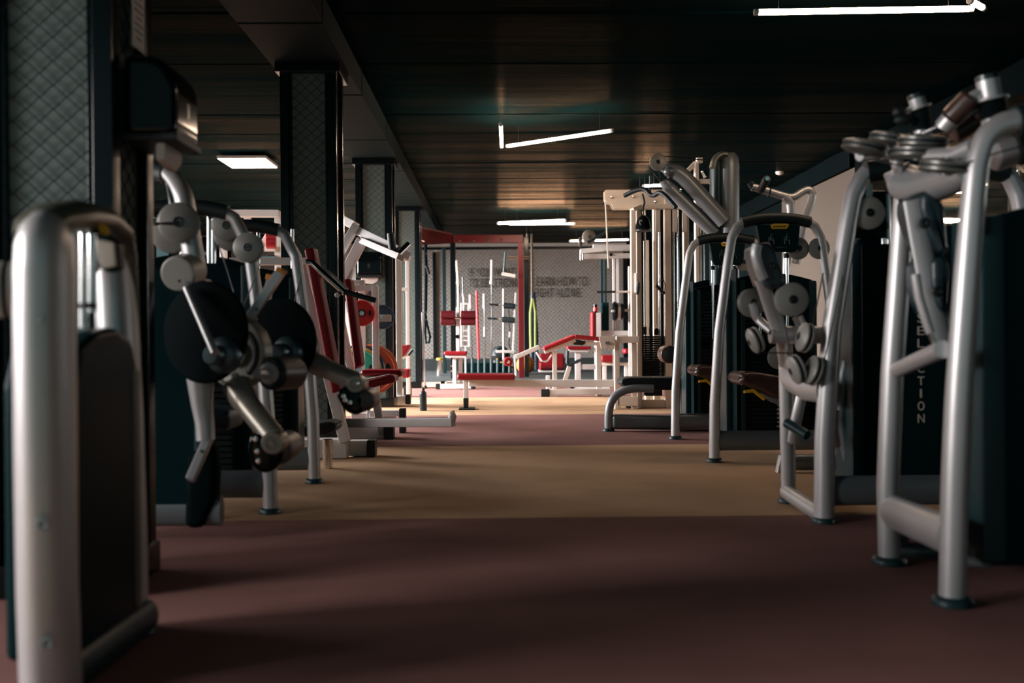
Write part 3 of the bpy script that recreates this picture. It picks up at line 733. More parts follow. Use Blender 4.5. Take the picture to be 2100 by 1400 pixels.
B().tube(sp, [.02, .026, .03, .026, .02], 14, flat=.016, side=VX).done('seat_support', M['silver_dark'], r4)
B().box(p(1998, 730, .35), (.10, .2, .34), Matrix.Rotation(-.25, 3, 'Y'), bev=.03).done('seat_pad', M['navy'], r4)

# red elastic straps hanging behind the third machine
g = P(1730, 600, 4.9)
st = thing('resistance_strap', 'red hanging strap glimpsed between the silver posts', 'strap', (g.x, g.y, P(1728, 605, 4.9).z))
B().tube([P(1738, 497, 4.9), P(1732, 540, 4.9), P(1730, 566, 4.9)], .02, 10, flat=.012).done('strap_loop', M['red_bright'], st)
B().tube([P(1730, 572, 4.9), P(1727, 592, 4.9)], .028, 10, flat=.014).done('strap_loop', M['red_bright'], st)
B().ring(P(1724, 598, 4.9), VY, .012, .004, 16, 6).done('clip', M['chrome'], st)
# ================================================================== tall silver lat machine with black bench
gf = G(1248, 884); D = gf.y; p = lambda x, y, dd=0: P(x, y, D + dd)
lat = thing('lat_pulldown_machine', 'tall silver lat pulldown machine with a long slanted boom', 'weight machine', (P(1487, 800, D).x, D, 0))
pts = [V(p(1497, 800).x, D, 0), p(1497, 600), p(1497, 400), p(1497, 340), p(1496.5, 324), p(1495, 315)]
B().tube(pts, [.076, .076, .076, .076, .070, .048], 24, flat=.075, side=VX).done('tower_column', M['lat_grey'], lat)
pts = [V(p(1469, 800).x, D + .06, 0), p(1469, 600, .06), p(1469, 400, .06), p(1469, 350, .06), p(1470, 332, .06), p(1474, 322, .06)]
B().tube(pts, [.052, .052, .052, .052, .048, .03], 18, flat=.09, side=VX).done('column_shell', M['shield_edge'], lat)
B().tube([p(1462, 345, -.02), p(1466, 326, -.02), p(1480, 317, -.02), p(1490, 318, -.02)], .03, 14, flat=.06, side=VZ, fil=.06).done('top_cap', M['olive'], lat)
B().tube([p(1368, 353, -.06), p(1384, 350, -.06), p(1402, 362, -.06), p(1486, 455, -.06)], [.050, .062, .064, .064], 20, fil=.08).done('boom', M['lat_grey'], lat)
B().tube([p(1362, 369, .02), p(1374, 387, .02), p(1467, 477, .02)], [.046, .058, .058], 20, fil=.05).done('boom', M['lat_grey'], lat)
B().ball(p(1374, 352, -.07), .050, 18, (1.1, 1, .9)).done('boom_nose', M['silver_dark'], lat)
B().lathe(p(1395, 391, -.03), -VY, [(.014, 0), (.014, .012), (0, .014)], 12).done('bolt', M['chrome'], lat)
B().beam(p(1350, 336), p(1378, 360), .05, .06, .006).done('pulley_bracket', M['lat_grey'], lat)
pulley(lat, p(1349.5, 332.5, -.03), (0, -1, 0), .070, .04)
cable(lat, [p(1352, 319, -.03), p(1462, 330, 0)], .005); cable(lat, [p(1334, 335, -.03), p(1334, 362, -.03)], .005)
B().tube([p(1334, 345, .0), p(1359, 375, .0)], .008, 8).done('cable_guard', M['cable'], lat)
# bench
leg = [V(gf.x, D, 0), p(1248, 850), p(1251, 828), p(1262, 810), p(1280, 800), p(1300, 796), p(1340, 796)]
B().tube(leg, .034, 18, fil=.10).done('bench_leg', M['lat_grey'], lat); rubber_foot(lat, leg[0], .05)
B().beam(p(1254, 864), p(1484, 868), .12, .10, .03, bs=3).done('base_beam', M['silver_dark'], lat)
B().prism(fillet([p(1273, 786), p(1275, 777), p(1290, 774), p(1392, 774), p(1402, 784), p(1398, 796), p(1388, 800), p(1300, 800), p(1284, 796), p(1273, 786)], .02, 3)[:-1], VY * .30, bev=.018, bs=3).done('bench_pad', M['black'], lat, angle=60)
B().cyl(p(1400, 762, .1), p(1400, 862, .1), .05, 18).done('seat_post', M['lat_grey'], lat)
for dd in (-.10, .16):
    c = p(1369, 726, dd)
    B().cyl(c - VX * .0 - VY * .11, c + VY * .10, .072, 22, .02).done('knee_roller', M['brown'], lat)
    B().lathe(c - VY * .115, -VY, [(.045, 0), (.045, .006), (0, .008)], 18).done('roller_cap', M['hub'], lat)
B().cyl(p(1369, 726, -.1), p(1400, 726, .1), .02, 12).done('roller_axle', M['chrome'], lat)
B().cyl(p(1398, 745, 0), p(1400, 770, .1), .035, 14).done('knob_post', M['chrome'], lat)
sh = shield(lat, P(1412, 700, D + .3).x, P(1497, 700, D + .3).x, D + .3, z0=.1, z1=1.25, t=.2)
# lat bar hooked to the cable
bar = thing('lat_bar', 'black wavy lat bar hanging from the pulley cable', 'pull bar', p(1334, 400, -.03))
B().tube([p(1281, 401, .16), p(1300, 391, .09), p(1318, 387, .03), p(1327, 391, 0), p(1334, 400, -.03), p(1342, 401, -.06), p(1353, 393, -.12), p(1366, 402, -.18), p(1386, 425, -.27)], .019, 14, fil=.05).done('bent_bar', M['sleeve'], bar)
B().cyl(p(1334, 361, -.03), p(1334, 378, -.03), .012, 12).done('swivel', M['hub'], bar)
B().ring(p(1334, 384, -.03), VY, .017, .004, 16, 6).done('snap_hook', M['chrome'], bar)
B().tube([p(1334, 389, -.03), p(1334, 400, -.03)], .006, 8).done('eye_bolt', M['chrome'], bar)

# ================================================================== cream cable tower with plate stack
gb = G(1290, 837); D = gb.y; p = lambda x, y, dd=0: P(x, y, D + dd)
ct = thing('cable_tower', 'cream double cable tower with numbered black plate stack', 'weight machine', (p(1330, 800).x, D, 0))
hp = [p(1240, 391), p(1243, 389), p(1362, 388.5), p(1362, 423), p(1316, 424), p(1314, 427.5), p(1259, 427.5), p(1253, 417), p(1245, 415.5), p(1240, 408)]
h = B().prism(hp, VY * .014, bev=.003).done('head_plate', M['cream'], ct)
B().prism([q + VY * .12 for q in hp], VY * .014, bev=.003).done('head_plate', M['cream'], ct)
for (x, y) in ((1254, 404), (1298, 403), (1342, 413)):
    B().lathe(p(x, y), -VY, [(.016, 0), (.016, .008), (.010, .010), (.010, .018), (0, .018)], 6).done('bolt', M['chrome'], h)
def colm(x0, x1, y0, y1, dd=0, dep=.10, m='cream', name='upright', bev=.006):
    a, c = p(x0, y0, dd), p(x1, y0 if y1 > 9000 else y1, dd)
    zl = max(0.0, c.z) if y1 < 9000 else 0.0
    return B().box(((a.x + c.x) / 2, D + dd + dep / 2, (a.z + zl) / 2), (c.x - a.x, dep, a.z - zl), bev=bev).done(name, M[m], ct)
colm(1305, 1315, 423, 9999, -.01); colm(1294, 1304, 430, 9999, -.12)
colm(1363, 1376, 386, 9999, -.02); colm(1402, 1413, 425, 9999, .1); colm(1340, 1352, 428, 9999, .55, name='rear_upright'); colm(1322, 1331, 492, 9999, .5, name='rear_upright')
B().beam(p(1296, 431, -.1), p(1314, 424, 0), .04, .06, .004).done('top_bracket', M['cream'], ct)
B().beam(p(1316, 424), p(1412, 424), .05, .08).done('top_beam', M['cream'], ct)
for x in (1322, 1352, 1381, 1390):
    B().cyl(V(p(x, 500, .05).x, D + .05, .20), p(x, 430, .05), .011, 12).done('guide_rod', M['chrome'], ct)
x0, x1 = p(1317, 700).x, p(1363, 700).x
nm = ['%d' % k for k in range(19, 1, -1)]
zt, zb = p(1340, 688).z, p(1340, 771).z
stack(ct, x0 + .004, x1 - .004, D + .05, zb, 18, ph=(zt - zb) / 18 - .003, dep=.12, numbers=nm, nx=.78)
B().box(((x0 + x1) / 2, D + .06, (zb - .03 + .13) / 2), (x1 - x0 - .05, .1, zb - .16), bev=.01).done('stack_base', M['plate'], ct)
for x in (1323, 1334):
    B().cyl(p(x, 686, .05), p(x, 670, .05), .017, 12).done('rod_bush', M['black'], ct)
B().lathe(p(1347, 687, .03), VZ, [(.028, 0), (.028, .05), (.018, .07), (.008, .075), (0, .075)], 16).done('top_weight', M['gloss'], ct)
B().ring(p(1347, 668, .03), VY, .014, .004, 16, 6).done('shackle', M['chrome'], ct)
cable(ct, [p(1347, 664, .03), p(1347, 430, .03)], .004)
for x in (1349, 1384, 1404):
    B().box(p(x, 452, .0), (.05, .04, .25), bev=.006).done('pulley_yoke', M['white'], ct)
# second mast of the tower rising behind the grey boom
a = p(1428, 332, .9); B().box((a.x, D + .9, a.z / 2), (S(9, D), .09, a.z), bev=.006).done('rear_mast', M['cream'], ct)
B().beam(p(1407, 354, .9), p(1426, 334, .9), .05, .07).done('rear_brace', M['cream'], ct)
B().box(p(1434, 329, .88), (.07, .08, .06), bev=.006).done('mast_head', M['cream'], ct)
B().beam(p(1432, 372, .9), p(1458, 372, .9), .05, .07).done('rear_beam', M['cream'], ct)
B().cyl(p(1441, 350, .8), p(1447, 364, .8), .025, 12, .005).done('mast_grip', M['chrome'], ct)
for x in (1436, 1443): B().cyl(V(p(x, 600, .9).x, D + .9, .1), p(x, 400, .9), .012, 10).done('guide_rod', M['chrome'], ct)
# low frame in front: foot, base bar, side post with gusset plate
B().box(((p(1298, 830).x + p(1364, 830).x) / 2, D + .05, .045), (p(1364, 830).x - p(1298, 830).x, .10, .085), bev=.006).done('base_bar', M['cream'], ct)
B().box((p(1291.5, 830).x, D + .05, .05), (S(13, D), .112, .10), bev=.008).done('end_cap', M['black'], ct)
B().box(((p(1261, 700).x + p(1307, 700).x) / 2, D - .1, p(1280, 696).z), (S(46, D), .09, S(14, D)), bev=.006).done('arm_beam', M['cream'], ct)
B().box((p(1264.5, 700, -.1).x, D - .1, p(1264, 696).z / 2), (S(10, D), .08, p(1264, 696).z), bev=.006).done('front_post', M['cream'], ct)
B().box(((p(1262, 700).x + p(1305, 700).x) / 2, D - .1, .085), (S(42, D), .08, .10), bev=.006).done('lower_beam', M['cream'], ct)
gp = B().prism([p(1228, 690, -.16), p(1262, 689, -.16), p(1260, 716, -.16), p(1233, 715, -.16)], VY * .014, bev=.003).done('gusset_plate', M['cream'], ct)
B().lathe(p(1245, 703, -.16), -VY, [(.02, 0), (.02, .008), (.012, .01), (.012, .02), (0, .02)], 6).done('bolt', M['chrome'], gp)
pr = B().box(((p(1301, 700).x), D + .02, (p(1301, 704).z + .15) / 2), (S(6, D), .03, p(1301, 704).z - .15), bev=.003).done('perforated_rail', M['silver_dark'], ct)
hb = B(); zz = .2
while zz < p(1301, 704).z - .03:
    hb.cyl((p(1301, 700).x, D + .006, zz), (p(1301, 700).x, D + .003, zz), .008, 10); zz += .034
hb.done('adjustment_holes', M['black'], pr)
B().cyl(p(1306, 560, -.14), p(1306, 600, -.14), .025, 14, .006).done('pulley_slider', M['cream'], ct)
# hanging bits, each its own thing
rope = thing('hand_rope', 'pale rope hanging from the cream head plate', 'rope', p(1248, 552))
B().tube([p(1241, 409, .06), p(1243, 440, .05), p(1245, 490, .03), p(1248, 550, .02)], .008, 8).done('cord', M['cream'], rope)
dm = thing('dome_handle', 'black domed handle clipped under the cream head plate', 'cable attachment', p(1320, 474, -.2))
B().lathe(p(1319, 471, -.2), VZ, [(.082, 0), (.080, .03), (.070, .09), (.05, .13), (.02, .15), (0, .15)], 24).done('dome', M['gloss'], dm)
B().lathe(p(1319, 474, -.2), VZ, [(.088, 0), (.088, .015), (0, .016)], 24).done('rim', M['black'], dm)
B().ring(p(1318, 436, -.2), VX, .02, .004, 16, 6).done('snap_hook', M['chrome'], dm)
B().tube([p(1318, 431, -.2), p(1322, 415, -.15), p(1318, 398, -.03)], .010, 8).done('strap', M['black'], dm)
dh = thing('stirrup_handle', 'black stirrup handle hanging on the cream tower upright', 'cable attachment', p(1355, 605, -.1))
B().cyl(p(1346, 585, -.12), p(1363, 603, -.12), .019, 14, .004).done('grip', M['sleeve'], dh)
B().tube([p(1346, 585, -.12), p(1352, 577, -.12), p(1361, 573, -.12), p(1364, 585, -.12), p(1363, 603, -.12)], .005, 8).done('stirrup_wire', M['cable'], dh)
kn = thing('rope_grip', 'small black grip hanging on the cream tower front upright', 'cable attachment', p(1309, 605, -.15))
B().tube([p(1310, 578, -.2), p(1309, 590, -.2), p(1307, 604, -.2)], [.012, .022, .016], 12).done('grip', M['black'], kn)

# ================================================================== white pulley machine close to the slogan wall
D = 15.6; p = lambda x, y, dd=0: P(x, y, D + dd)
pm = thing('seated_pulley_machine', 'white seated pulley machine with red backrest before the slogan wall', 'weight machine', (p(1250, 700).x, D, 0))
B().beam(p(1216, 508), p(1296, 508), .10, .10).done('top_beam', M['white'], pm)
B().beam(p(1190, 515, -.3), p(1238, 511, -.3), .07, .07).done('front_arm', M['white'], pm)
B().beam(p(1196, 526, -.2), p(1300, 524, -.2), .08, .07).done('front_arm', M['silver'], pm)
for x in (1191, 1195): B().cyl(p(x, 512, -.3), p(x, 533, -.3), .014, 10).done('hook_rod', M['chrome'], pm)
pulley(pm, p(1208, 486, -.35), (.35, -1, 0), .11, .05)
B().ring(p(1190, 496, -.3), (1, -.3, 0), .06, .02, 20, 8).done('roller', M['olive'], pm)
for (a, c) in ((1234, 1240), (1243, 1247)):
    B().box(((p(a, 600).x + p(c, 600).x) / 2, D + .2, (p(1240, 530).z + p(1240, 680).z) / 2), (S(c - a, D), .06, p(1240, 530).z - p(1240, 680).z), bev=.004).done('dark_upright', M['shield_edge'], pm)
for (a, c) in ((1258, 1263), (1265, 1271)):
    B().box(((p(a, 600).x + p(c, 600).x) / 2, D + .1, p(1260, 526).z / 2), (S(c - a, D), .06, p(1260, 526).z), bev=.004).done('upright', M['white'], pm)
for (a, c) in ((1285, 1293),):
    B().box(((p(a, 600).x + p(c, 600).x) / 2, D - .2, p(1290, 548).z / 2), (S(c - a, D), .07, p(1290, 548).z), bev=.004).done('upright', M['white'], pm)
B().cyl(p(1253, 522, -.26), p(1253, 521, -.20), .026, 16, .004).done('adjust_knob', M['gloss'], pm)
for x in (1238,): B().cyl(p(x, 520, -.1), p(x, 531, -.1), .02, 10).done('buffer', M['black'], pm)
B().box((p(1226, 700).x, D, p(1226, 640).z / 2 + .0), (S(11, D), .28, p(1226, 640).z - .02), bev=.01).done('back_frame', M['white'], pm)
B().box((p(1215.5, 700).x, D, (p(1216, 640).z + p(1216, 692).z) / 2), (S(8, D), .30, p(1216, 640).z - p(1216, 692).z), bev=.02, bs=3).done('backrest', M['red'], pm)
B().box((p(1242, 660).x, D + .05, (p(1242, 620).z + p(1242, 679).z) / 2), (S(14, D), .10, p(1242, 620).z - p(1242, 679).z), bev=.008).done('stack_cover', M['shield'], pm)
B().beam(p(1232, 683), p(1296, 683), .08, .08).done('seat_beam', M['white'], pm)
B().cyl(p(1221, 624, -.05), p(1221, 643, -.05), .03, 12).done('lamp_post', M['gloss'], pm)
B().cyl(p(1221, 630, -.1), p(1221, 638, -.1), .032, 14, .006).done('red_knob', M['red_bright'], pm, label='bright red knob')
B().beam(p(1162, 713), p(1211, 713), S(7, D), .30, .02, bs=3).done('seat', M['red'], pm)
B().beam(p(1166, 719), p(1205, 719), .04, .2).done('seat_frame', M['white'], pm)
B().box((p(1185, 740).x, D, p(1185, 720).z / 2), (S(11, D), .09, p(1185, 720).z), bev=.006).done('seat_post', M['white'], pm)
B().box((p(1227, 740).x, D + .0, p(1227, 700).z / 2), (S(10, D), .09, p(1227, 700).z), bev=.006).done('rear_post', M['white'], pm)
B().beam(p(1190, 752), p(1226, 752), .08, .06).done('lower_beam', M['white'], pm)
B().tube([p(1164, 718, -.2), p(1163, 745, -.2), p(1167, 748, -.2), p(1191, 738, -.2)], .026, 10, fil=.04).done('hand_lever', M['sleeve'], pm)
B().beam(p(1175, 796, -1.4), p(1250, 795, -1.4), .05, .07).done('base_bar', M['white'], pm)
B().box((p(1172.5, 796, -1.4).x, D - 1.4, p(1172, 796, -1.4).z), (S(7, D), .085, .07), bev=.006).done('end_cap', M['black'], pm)
pb = thing('pull_bar', 'black bent pull bar hanging before the white pulley machine dish', 'pull bar', p(1230, 486, -.55))
B().tube([p(1205, 497, -.55), p(1236, 480, -.55), p(1250, 472, -.55), p(1296, 470, -.55)], .024, 12, fil=.08).done('bent_bar', M['sleeve'], pb)
hb = thing('barbell', 'short racked barbell with black sleeve crossing the white pulley machine', 'barbell', p(1258, 598, -.3))
B().cyl(p(1224, 598.5, -.3), p(1262, 598, -.3), .018, 12).done('knurled_grip', M['black'], hb)
B().cyl(p(1262, 598, -.3), p(1294, 598, -.3), .016, 12).done('shaft', M['cream'], hb)
bw = thing('barbell', 'racked barbell with a thick weight plate behind the cream tower', 'barbell', p(1270, 640, -.35))
B().cyl(p(1254, 638, -.3), p(1302, 635, -.3), .018, 12).done('shaft', M['cream'], bw)
c = p(1263, 638, -.3)
for k, (r_, h_, m_) in enumerate(((.15, .05, 'gloss'), (.13, .05, 'silver'), (.12, .05, 'plate'))):
    B().lathe(c + VX * (.055 * k - .04), VX, [(.02, 0), (r_ * .95, 0), (r_, .01), (r_, h_ - .01), (r_ * .95, h_), (.02, h_)], 26).done('weight_plate', M[m_], bw)

# ================================================================== red and white leg curl bench
gb = G(1118, 813); D = gb.y; p = lambda x, y, dd=0: P(x, y, D + dd)
lc = thing('leg_curl_bench', 'white leg curl bench with a bent red pad and red roller', 'exercise bench', (p(1170, 800).x, D, 0))
B().beam(p(1114, 716), p(1177, 690), .055, .32, .02, bs=3).done('pad', M['red'], lc)
B().beam(p(1176, 690), p(1230, 695), .055, .32, .02, bs=3).done('pad', M['red'], lc)
B().beam(p(1117, 722), p(1180, 697), .045, .12).done('pad_frame', M['white'], lc)
B().prism([p(1174, 700), p(1180, 695), p(1202, 700), p(1196, 708), p(1178, 707)], VY * .12, bev=.004).done('hinge_box', M['black'], lc)
B().beam(p(1200, 702), p(1231, 706), .045, .12).done('pad_frame', M['white'], lc)
B().box((p(1137.5, 740).x, D, p(1137, 722).z / 2), (S(8.5, D), .08, p(1137, 718).z), bev=.005).done('front_post', M['white'], lc)
B().box((p(1124, 790, .3).x, D + .3, .13), (S(8, D), .08, .26), bev=.005).done('front_post', M['white'], lc)
B().box((p(1227.5, 740, .1).x, D + .1, p(1227, 706).z / 2), (S(10, D), .09, p(1227, 706).z), bev=.005).done('rear_post', M['white'], lc)
B().beam(V(p(1127, 806).x, D, .06), V(p(1252, 806).x, D, .06), .075, .09).done('base_bar', M['white'], lc)
B().box((p(1118, 808).x, D, .05), (S(18, D), .11, .098), bev=.008).done('end_cap', M['black'], lc)
B().beam(p(1058, 732, -.05), p(1106, 711, -.05), .055, .06).done('roller_arm', M['white'], lc)
B().tube([p(1100, 722, .02), p(1112, 741, .02), p(1122, 741, .02), p(1132, 727, .02)], .035, 12, flat=.012, side=VY, fil=.04).done('cam_arm', M['white'], lc)
B().tube([p(1107, 731, -.03), p(1120, 728, -.03), p(1131, 722, -.03)], .010, 8).done('cam_edge', M['red'], lc, label='red cam edge')
c = p(1042, 741, -.05)
B().cyl(c - VY * .20, c + VY * .10, .058, 24, .015).done('roller_pad', M['red'], lc)
B().lathe(c - VY * .20, -VY, [(.02, 0), (.02, .02), (.010, .025), (0, .025)], 16).done('axle_cap', M['chrome'], lc)
B().beam(p(1168, 751, -.2), p(1155, 792, -.2), .055, .05).done('lever', M['white'], lc)
cable(lc, [p(1080, 728, 0), p(1086, 738, 0), p(1102, 743, 0), p(1115, 742, 0)], .004)

# ================================================================== flat bench with long white beam
gb = G(956, 839); D = gb.y; p = lambda x, y, dd=0: P(x, y, D + dd)
fb = thing('flat_bench', 'red flat bench pad on a long white beam with one black boot', 'exercise bench', (p(1000, 800).x, D, 0))
B().beam(p(938, 772), p(1056, 772), S(12, D), .27, .025, bs=3).done('pad', M['red'], fb)
B().beam(p(962, 785), p(1056, 785), S(14, D), .06).done('long_beam', M['white'], fb)
B().beam(p(1036, 785.5, -.005), p(1270, 785.5, -.005), S(14.5, D), .07).done('long_beam', M['white'], fb)
B().box((p(955.5, 800).x, D, (p(955, 779).z + .12) / 2), (S(9.5, D), .05, p(955, 779).z - .10), bev=.005).done('leg', M['white'], fb)
B().prism([p(950, 816, -.03), p(961, 816, -.03), p(960.5, 838, -.03), p(950.5, 838, -.03)], VY * .06, bev=.006).done('leg_boot', M['black'], fb)
B().box((p(958, 838).x, D, .008), (S(33, D), .22, .016), bev=.005).done('foot_plate', M['black'], fb)
B().box((p(1266, 800).x, D + .0, .16), (S(9, D), .07, .32), bev=.005).done('rear_leg', M['white'], fb)
# ================================================================== machines on the column side, nearest first
# nearest: low weight tower seen end-on, two thick posts joined by an olive arch
L1 = thing('low_weight_tower', 'nearest silver weight tower with olive arch and small yellow badge', 'weight machine', (-.95, 2.35, 0))
dn, df_ = 2.10, 2.66
q = lambda x, y, d=dn: P(x, y, d)
xn = q(95, 700).x
near = [V(xn + .005, dn, 0), q(98, 1200), q(94, 900), q(92, 650), q(92, 560), q(93, 510), q(96, 482, dn + .01), q(99, 466, dn + .02), q(101, 458, dn + .03)]
B().tube(near, [.057, .057, .058, .058, .058, .056, .050, .038, .020], 28, flat=.075, side=VX).done('post', M['silver'], L1)
rubber_foot(L1, near[0], .08)
far = [V(q(262, 700, df_).x, df_, 0), q(262, 1100, df_), q(252, 850, df_), q(243, 700, df_), q(236, 590, df_), q(230, 530, df_), q(222, 500, df_ - .02)]
B().tube(far, [.045, .047, .049, .051, .051, .048, .04], 26, flat=.06, side=VX).done('post', M['silver'], L1)
rubber_foot(L1, far[0], .07)
B().tube([q(60, 486, dn), q(74, 464, dn + .02), q(104, 449, dn + .08), q(150, 441, dn + .2), q(198, 448, dn + .38), q(238, 478, df_ - .04), q(258, 530, df_ + .0), q(272, 640, df_ + .02), q(280, 760, df_ + .03)], [.035, .046, .055, .058, .055, .046, .030, .018, .012], 24, flat=.022, side=VX).done('arch_cap', M['olive'], L1)
B().box(q(176, 520, 2.50), (.05, .10, .10), bev=.02).done('arch_hollow', M['black'], L1)
bd = B().prism([q(200, 461, 2.33), q(212, 457, 2.33), q(222, 471, 2.33), q(220, 482, 2.33), q(206, 479, 2.33)], VY * .01, bev=.002).done('maker_badge', M['yellow'], L1)
dp = [q(186, 470, 2.38), q(216, 477, 2.38), q(241, 499, 2.38), q(242, 552, 2.38), q(214, 558, 2.38), q(202, 548, 2.38)]
do = B().prism(dp, VY * .05, bev=.008).done('display_panel', M['shield'], L1)
B().prism([q(197, 489, 2.37), q(233, 497, 2.37), q(237, 546, 2.37), q(212, 551, 2.37), q(204, 541, 2.37)], VY * .01, bev=.003).done('display_card', M['tan_arm'], do)
for x, y0, y1 in ((144, 500, 668), (172, 470, 672), (189, 480, 640)):
    d = 2.30 if x > 150 else 2.2
    B().cyl(q(x, y1, d), q(x, y0, d), .0105, 12).done('guide_rod', M['chrome'], L1)
for x in (145, 181): B().cyl(q(x, 631, 2.28), q(x, 621, 2.28), .020, 14, .003).done('rod_stop', M['black'], L1)
sx = q(180, 800, 2.42).x
pts = [V(sx, 2.20, .07), V(sx, 2.58, .07), V(sx, 2.60, .70), V(sx, 2.56, .78), V(sx, 2.46, .81), V(sx, 2.34, .80), V(sx, 2.24, .76), V(sx, 2.20, .68)]
sh = B().prism(pts, VX * .06, bev=.02, bs=3).done('weight_stack_shield', M['shield'], L1)
B().prism([p_ + VX * -.10 for p_ in pts], VX * .06, bev=.02, bs=3).done('weight_stack_shield', M['shield'], L1)
for k in range(16):
    B().box((sx - .02, 2.39, .12 + k * .026), (.05, .30, .022), bev=.003, bs=1).done('weight_plate', M['plate'], L1)
B().box((sx + .02, 2.58, .40), (.09, .05, .62), bev=.015).done('shield_edge', M['olive'], sh)
B().tube([V(xn, dn, .045), V(xn + .01, df_, .045)], .045, 14, flat=.03, side=VZ).done('base_beam', M['shield_edge'], L1)
for y in (1074, 1318): B().lathe(q(88 if y < 1200 else 98, y, dn - .077), -VY, [(.014, 0), (.014, .003), (.009, .004), (.007, .001), (0, .001)], 16).done('bolt', M['silver_dark'], L1)
for y in (655,): B().lathe(q(86, y, dn - .077), -VY, [(.006, 0), (.005, .003), (0, .004)], 12).done('bolt', M['silver_dark'], L1)
pulley(L1, q(14, 594, 2.12), (1, .35, 0), .060, .05)
B().tube([q(14, 594, 2.12), q(70, 596, 2.12)], .014, 10).done('pulley_axle', M['hub'], L1)

# notice and towel dispensers on the columns
nt = B().box((PX1 + .004, 3.235, P(286, 20, 3.235).z + .08), (.004, .105, .42), bev=0).done('notice_sheet', M['paper'])
single(nt, 'tall white printed notice on the nearest column', 'notice')
b = B()
for k in range(16): b.box((PX1 + .0065, 3.235, P(286, 100, 3.235).z + .03 + k * .022), (.001, .08 if k % 3 else .05, .005), bev=0)
b.done('printed_lines', M['hub'], nt)
def dispenser(c, ax, side, label, r=.13, hgt=.30):
    """domed gloss black housing against the column with a paper end pulled out underneath"""
    c = Vector(c); ax = Vector(ax); side = Vector(side)
    root = thing('paper_towel_dispenser', label, 'towel dispenser', c)
    dep = .165; R = dep * .62; prof = [(.0, 0), (dep * .96, 0), (dep, hgt * .10), (dep, hgt - R)]
    prof += [(dep - R + R * math.cos(PI / 2 * k / 8), hgt - R + R * math.sin(PI / 2 * k / 8)) for k in range(1, 9)] + [(0, hgt)]
    B().prism([c - side * r + ax * a_ + VZ * b_ for a_, b_ in prof], side * (2 * r), bev=.028, bs=4).done('housing', M['gloss'], root, angle=70)
    B().box(c + ax * dep * .5 - VZ * .004, tuple(abs(q_) for q_ in (ax * (dep + .012) + side * (2 * r + .012) + VZ * .026)), bev=.008).done('lower_rim', M['black'], root)
    B().box(c + ax * (dep * .98) + VZ * hgt * .40, tuple(abs(q_) for q_ in (ax * .012 + side * .03 + VZ * .05)), bev=.004).done('view_slot', M['hub'], root)
    p0 = c + ax * .09
    pp = [p0 - side * r * .7 + VZ * -.015, p0 + side * r * .7 + VZ * -.015, p0 + side * r * .66 + VZ * -.055, p0 + side * r * .22 + VZ * -.09, p0 - side * r * .2 + VZ * -.085, p0 - side * r * .72 + VZ * -.07]
    B().prism(pp, ax * .03, bev=.006).done('paper_end', M['paper'], root)
    return root
z0 = P(330, 290, 3.2).z
dispenser((PX1, 3.22, z0), VX, VY, 'black gloss towel dispenser on the nearest column under the notice', .125, P(330, 128, 3.2).z - z0)
z1 = P(761, 567, PIL[2]).z
dispenser((P(761, 560, PIL[2]).x, PIL[2], z1), -VY, VX, 'black gloss towel dispenser on the column behind the white press', .135, P(761, 517, PIL[2]).z - z1)

# three machines standing side by side: arches mirrored towards the columns
def leg_unit(i, foot, label, zt):
    if isinstance(foot, tuple): g = G(*foot); x, d = g.x, g.y
    else: x, d = -1.0, foot
    root = thing('leg_training_machine', label, 'weight machine', (x - .3, d - .2, 0), 'silver leg machines by the columns')
    arch(root, x, d, -1, W=.78, zt=zt, r=.031)
    return root, x, d

# machine A: closest of the three, only its arch top, pulleys and cam group show past the column
A = thing('leg_training_machine', 'silver leg machine with the larger and nearer black round shield', 'weight machine', (-1.2, 3.5, 0), 'silver leg machines by the columns')
dA = 3.80; p = lambda x, y, dd=0: P(x, y, dA + dd)
B().tube([p(345, 356, .1), p(362, 372, .05), p(377, 400, 0), p(384, 450, 0), p(396, 520, 0), p(402, 560, 0)], [.03, .034, .036, .038, .04, .04], 18, fil=.05).done('arch_tube', M['silver'], A)
B().tube([p(330, 352, .15), p(348, 372, .1), p(354, 410, .05), p(356, 440, .05)], .015, 12, fil=.04).done('inner_tube', M['hub'], A)
B().tube([p(300, 345, .3), p(346, 358, .1)], .038, 16).done('top_sleeve', M['sleeve'], A)
pulley(A, p(367, 457, -.05), (.25, -1, 0), .076, .06)
pulley(A, p(352, 480, .05), (.25, -1, 0), .074, .06)
B().cyl(p(300, 459, -.08), p(366, 458, -.09), .007, 8).done('pulley_stay', M['hub'], A)
B().cyl(p(363, 562, -.12), p(392, 552, .02), .066, 26, .012).done('counterweight', M['pulley'], A)
B().lathe(p(368, 576, -.13), -VY, [(.006, 0), (.005, .003), (0, .003)], 10).done('bolt', M['hub'], A)
B().tube([P(383, 590, 3.60), P(441, 724, 3.46)], .0145, 14).done('selector_rod', M['silver'], A)
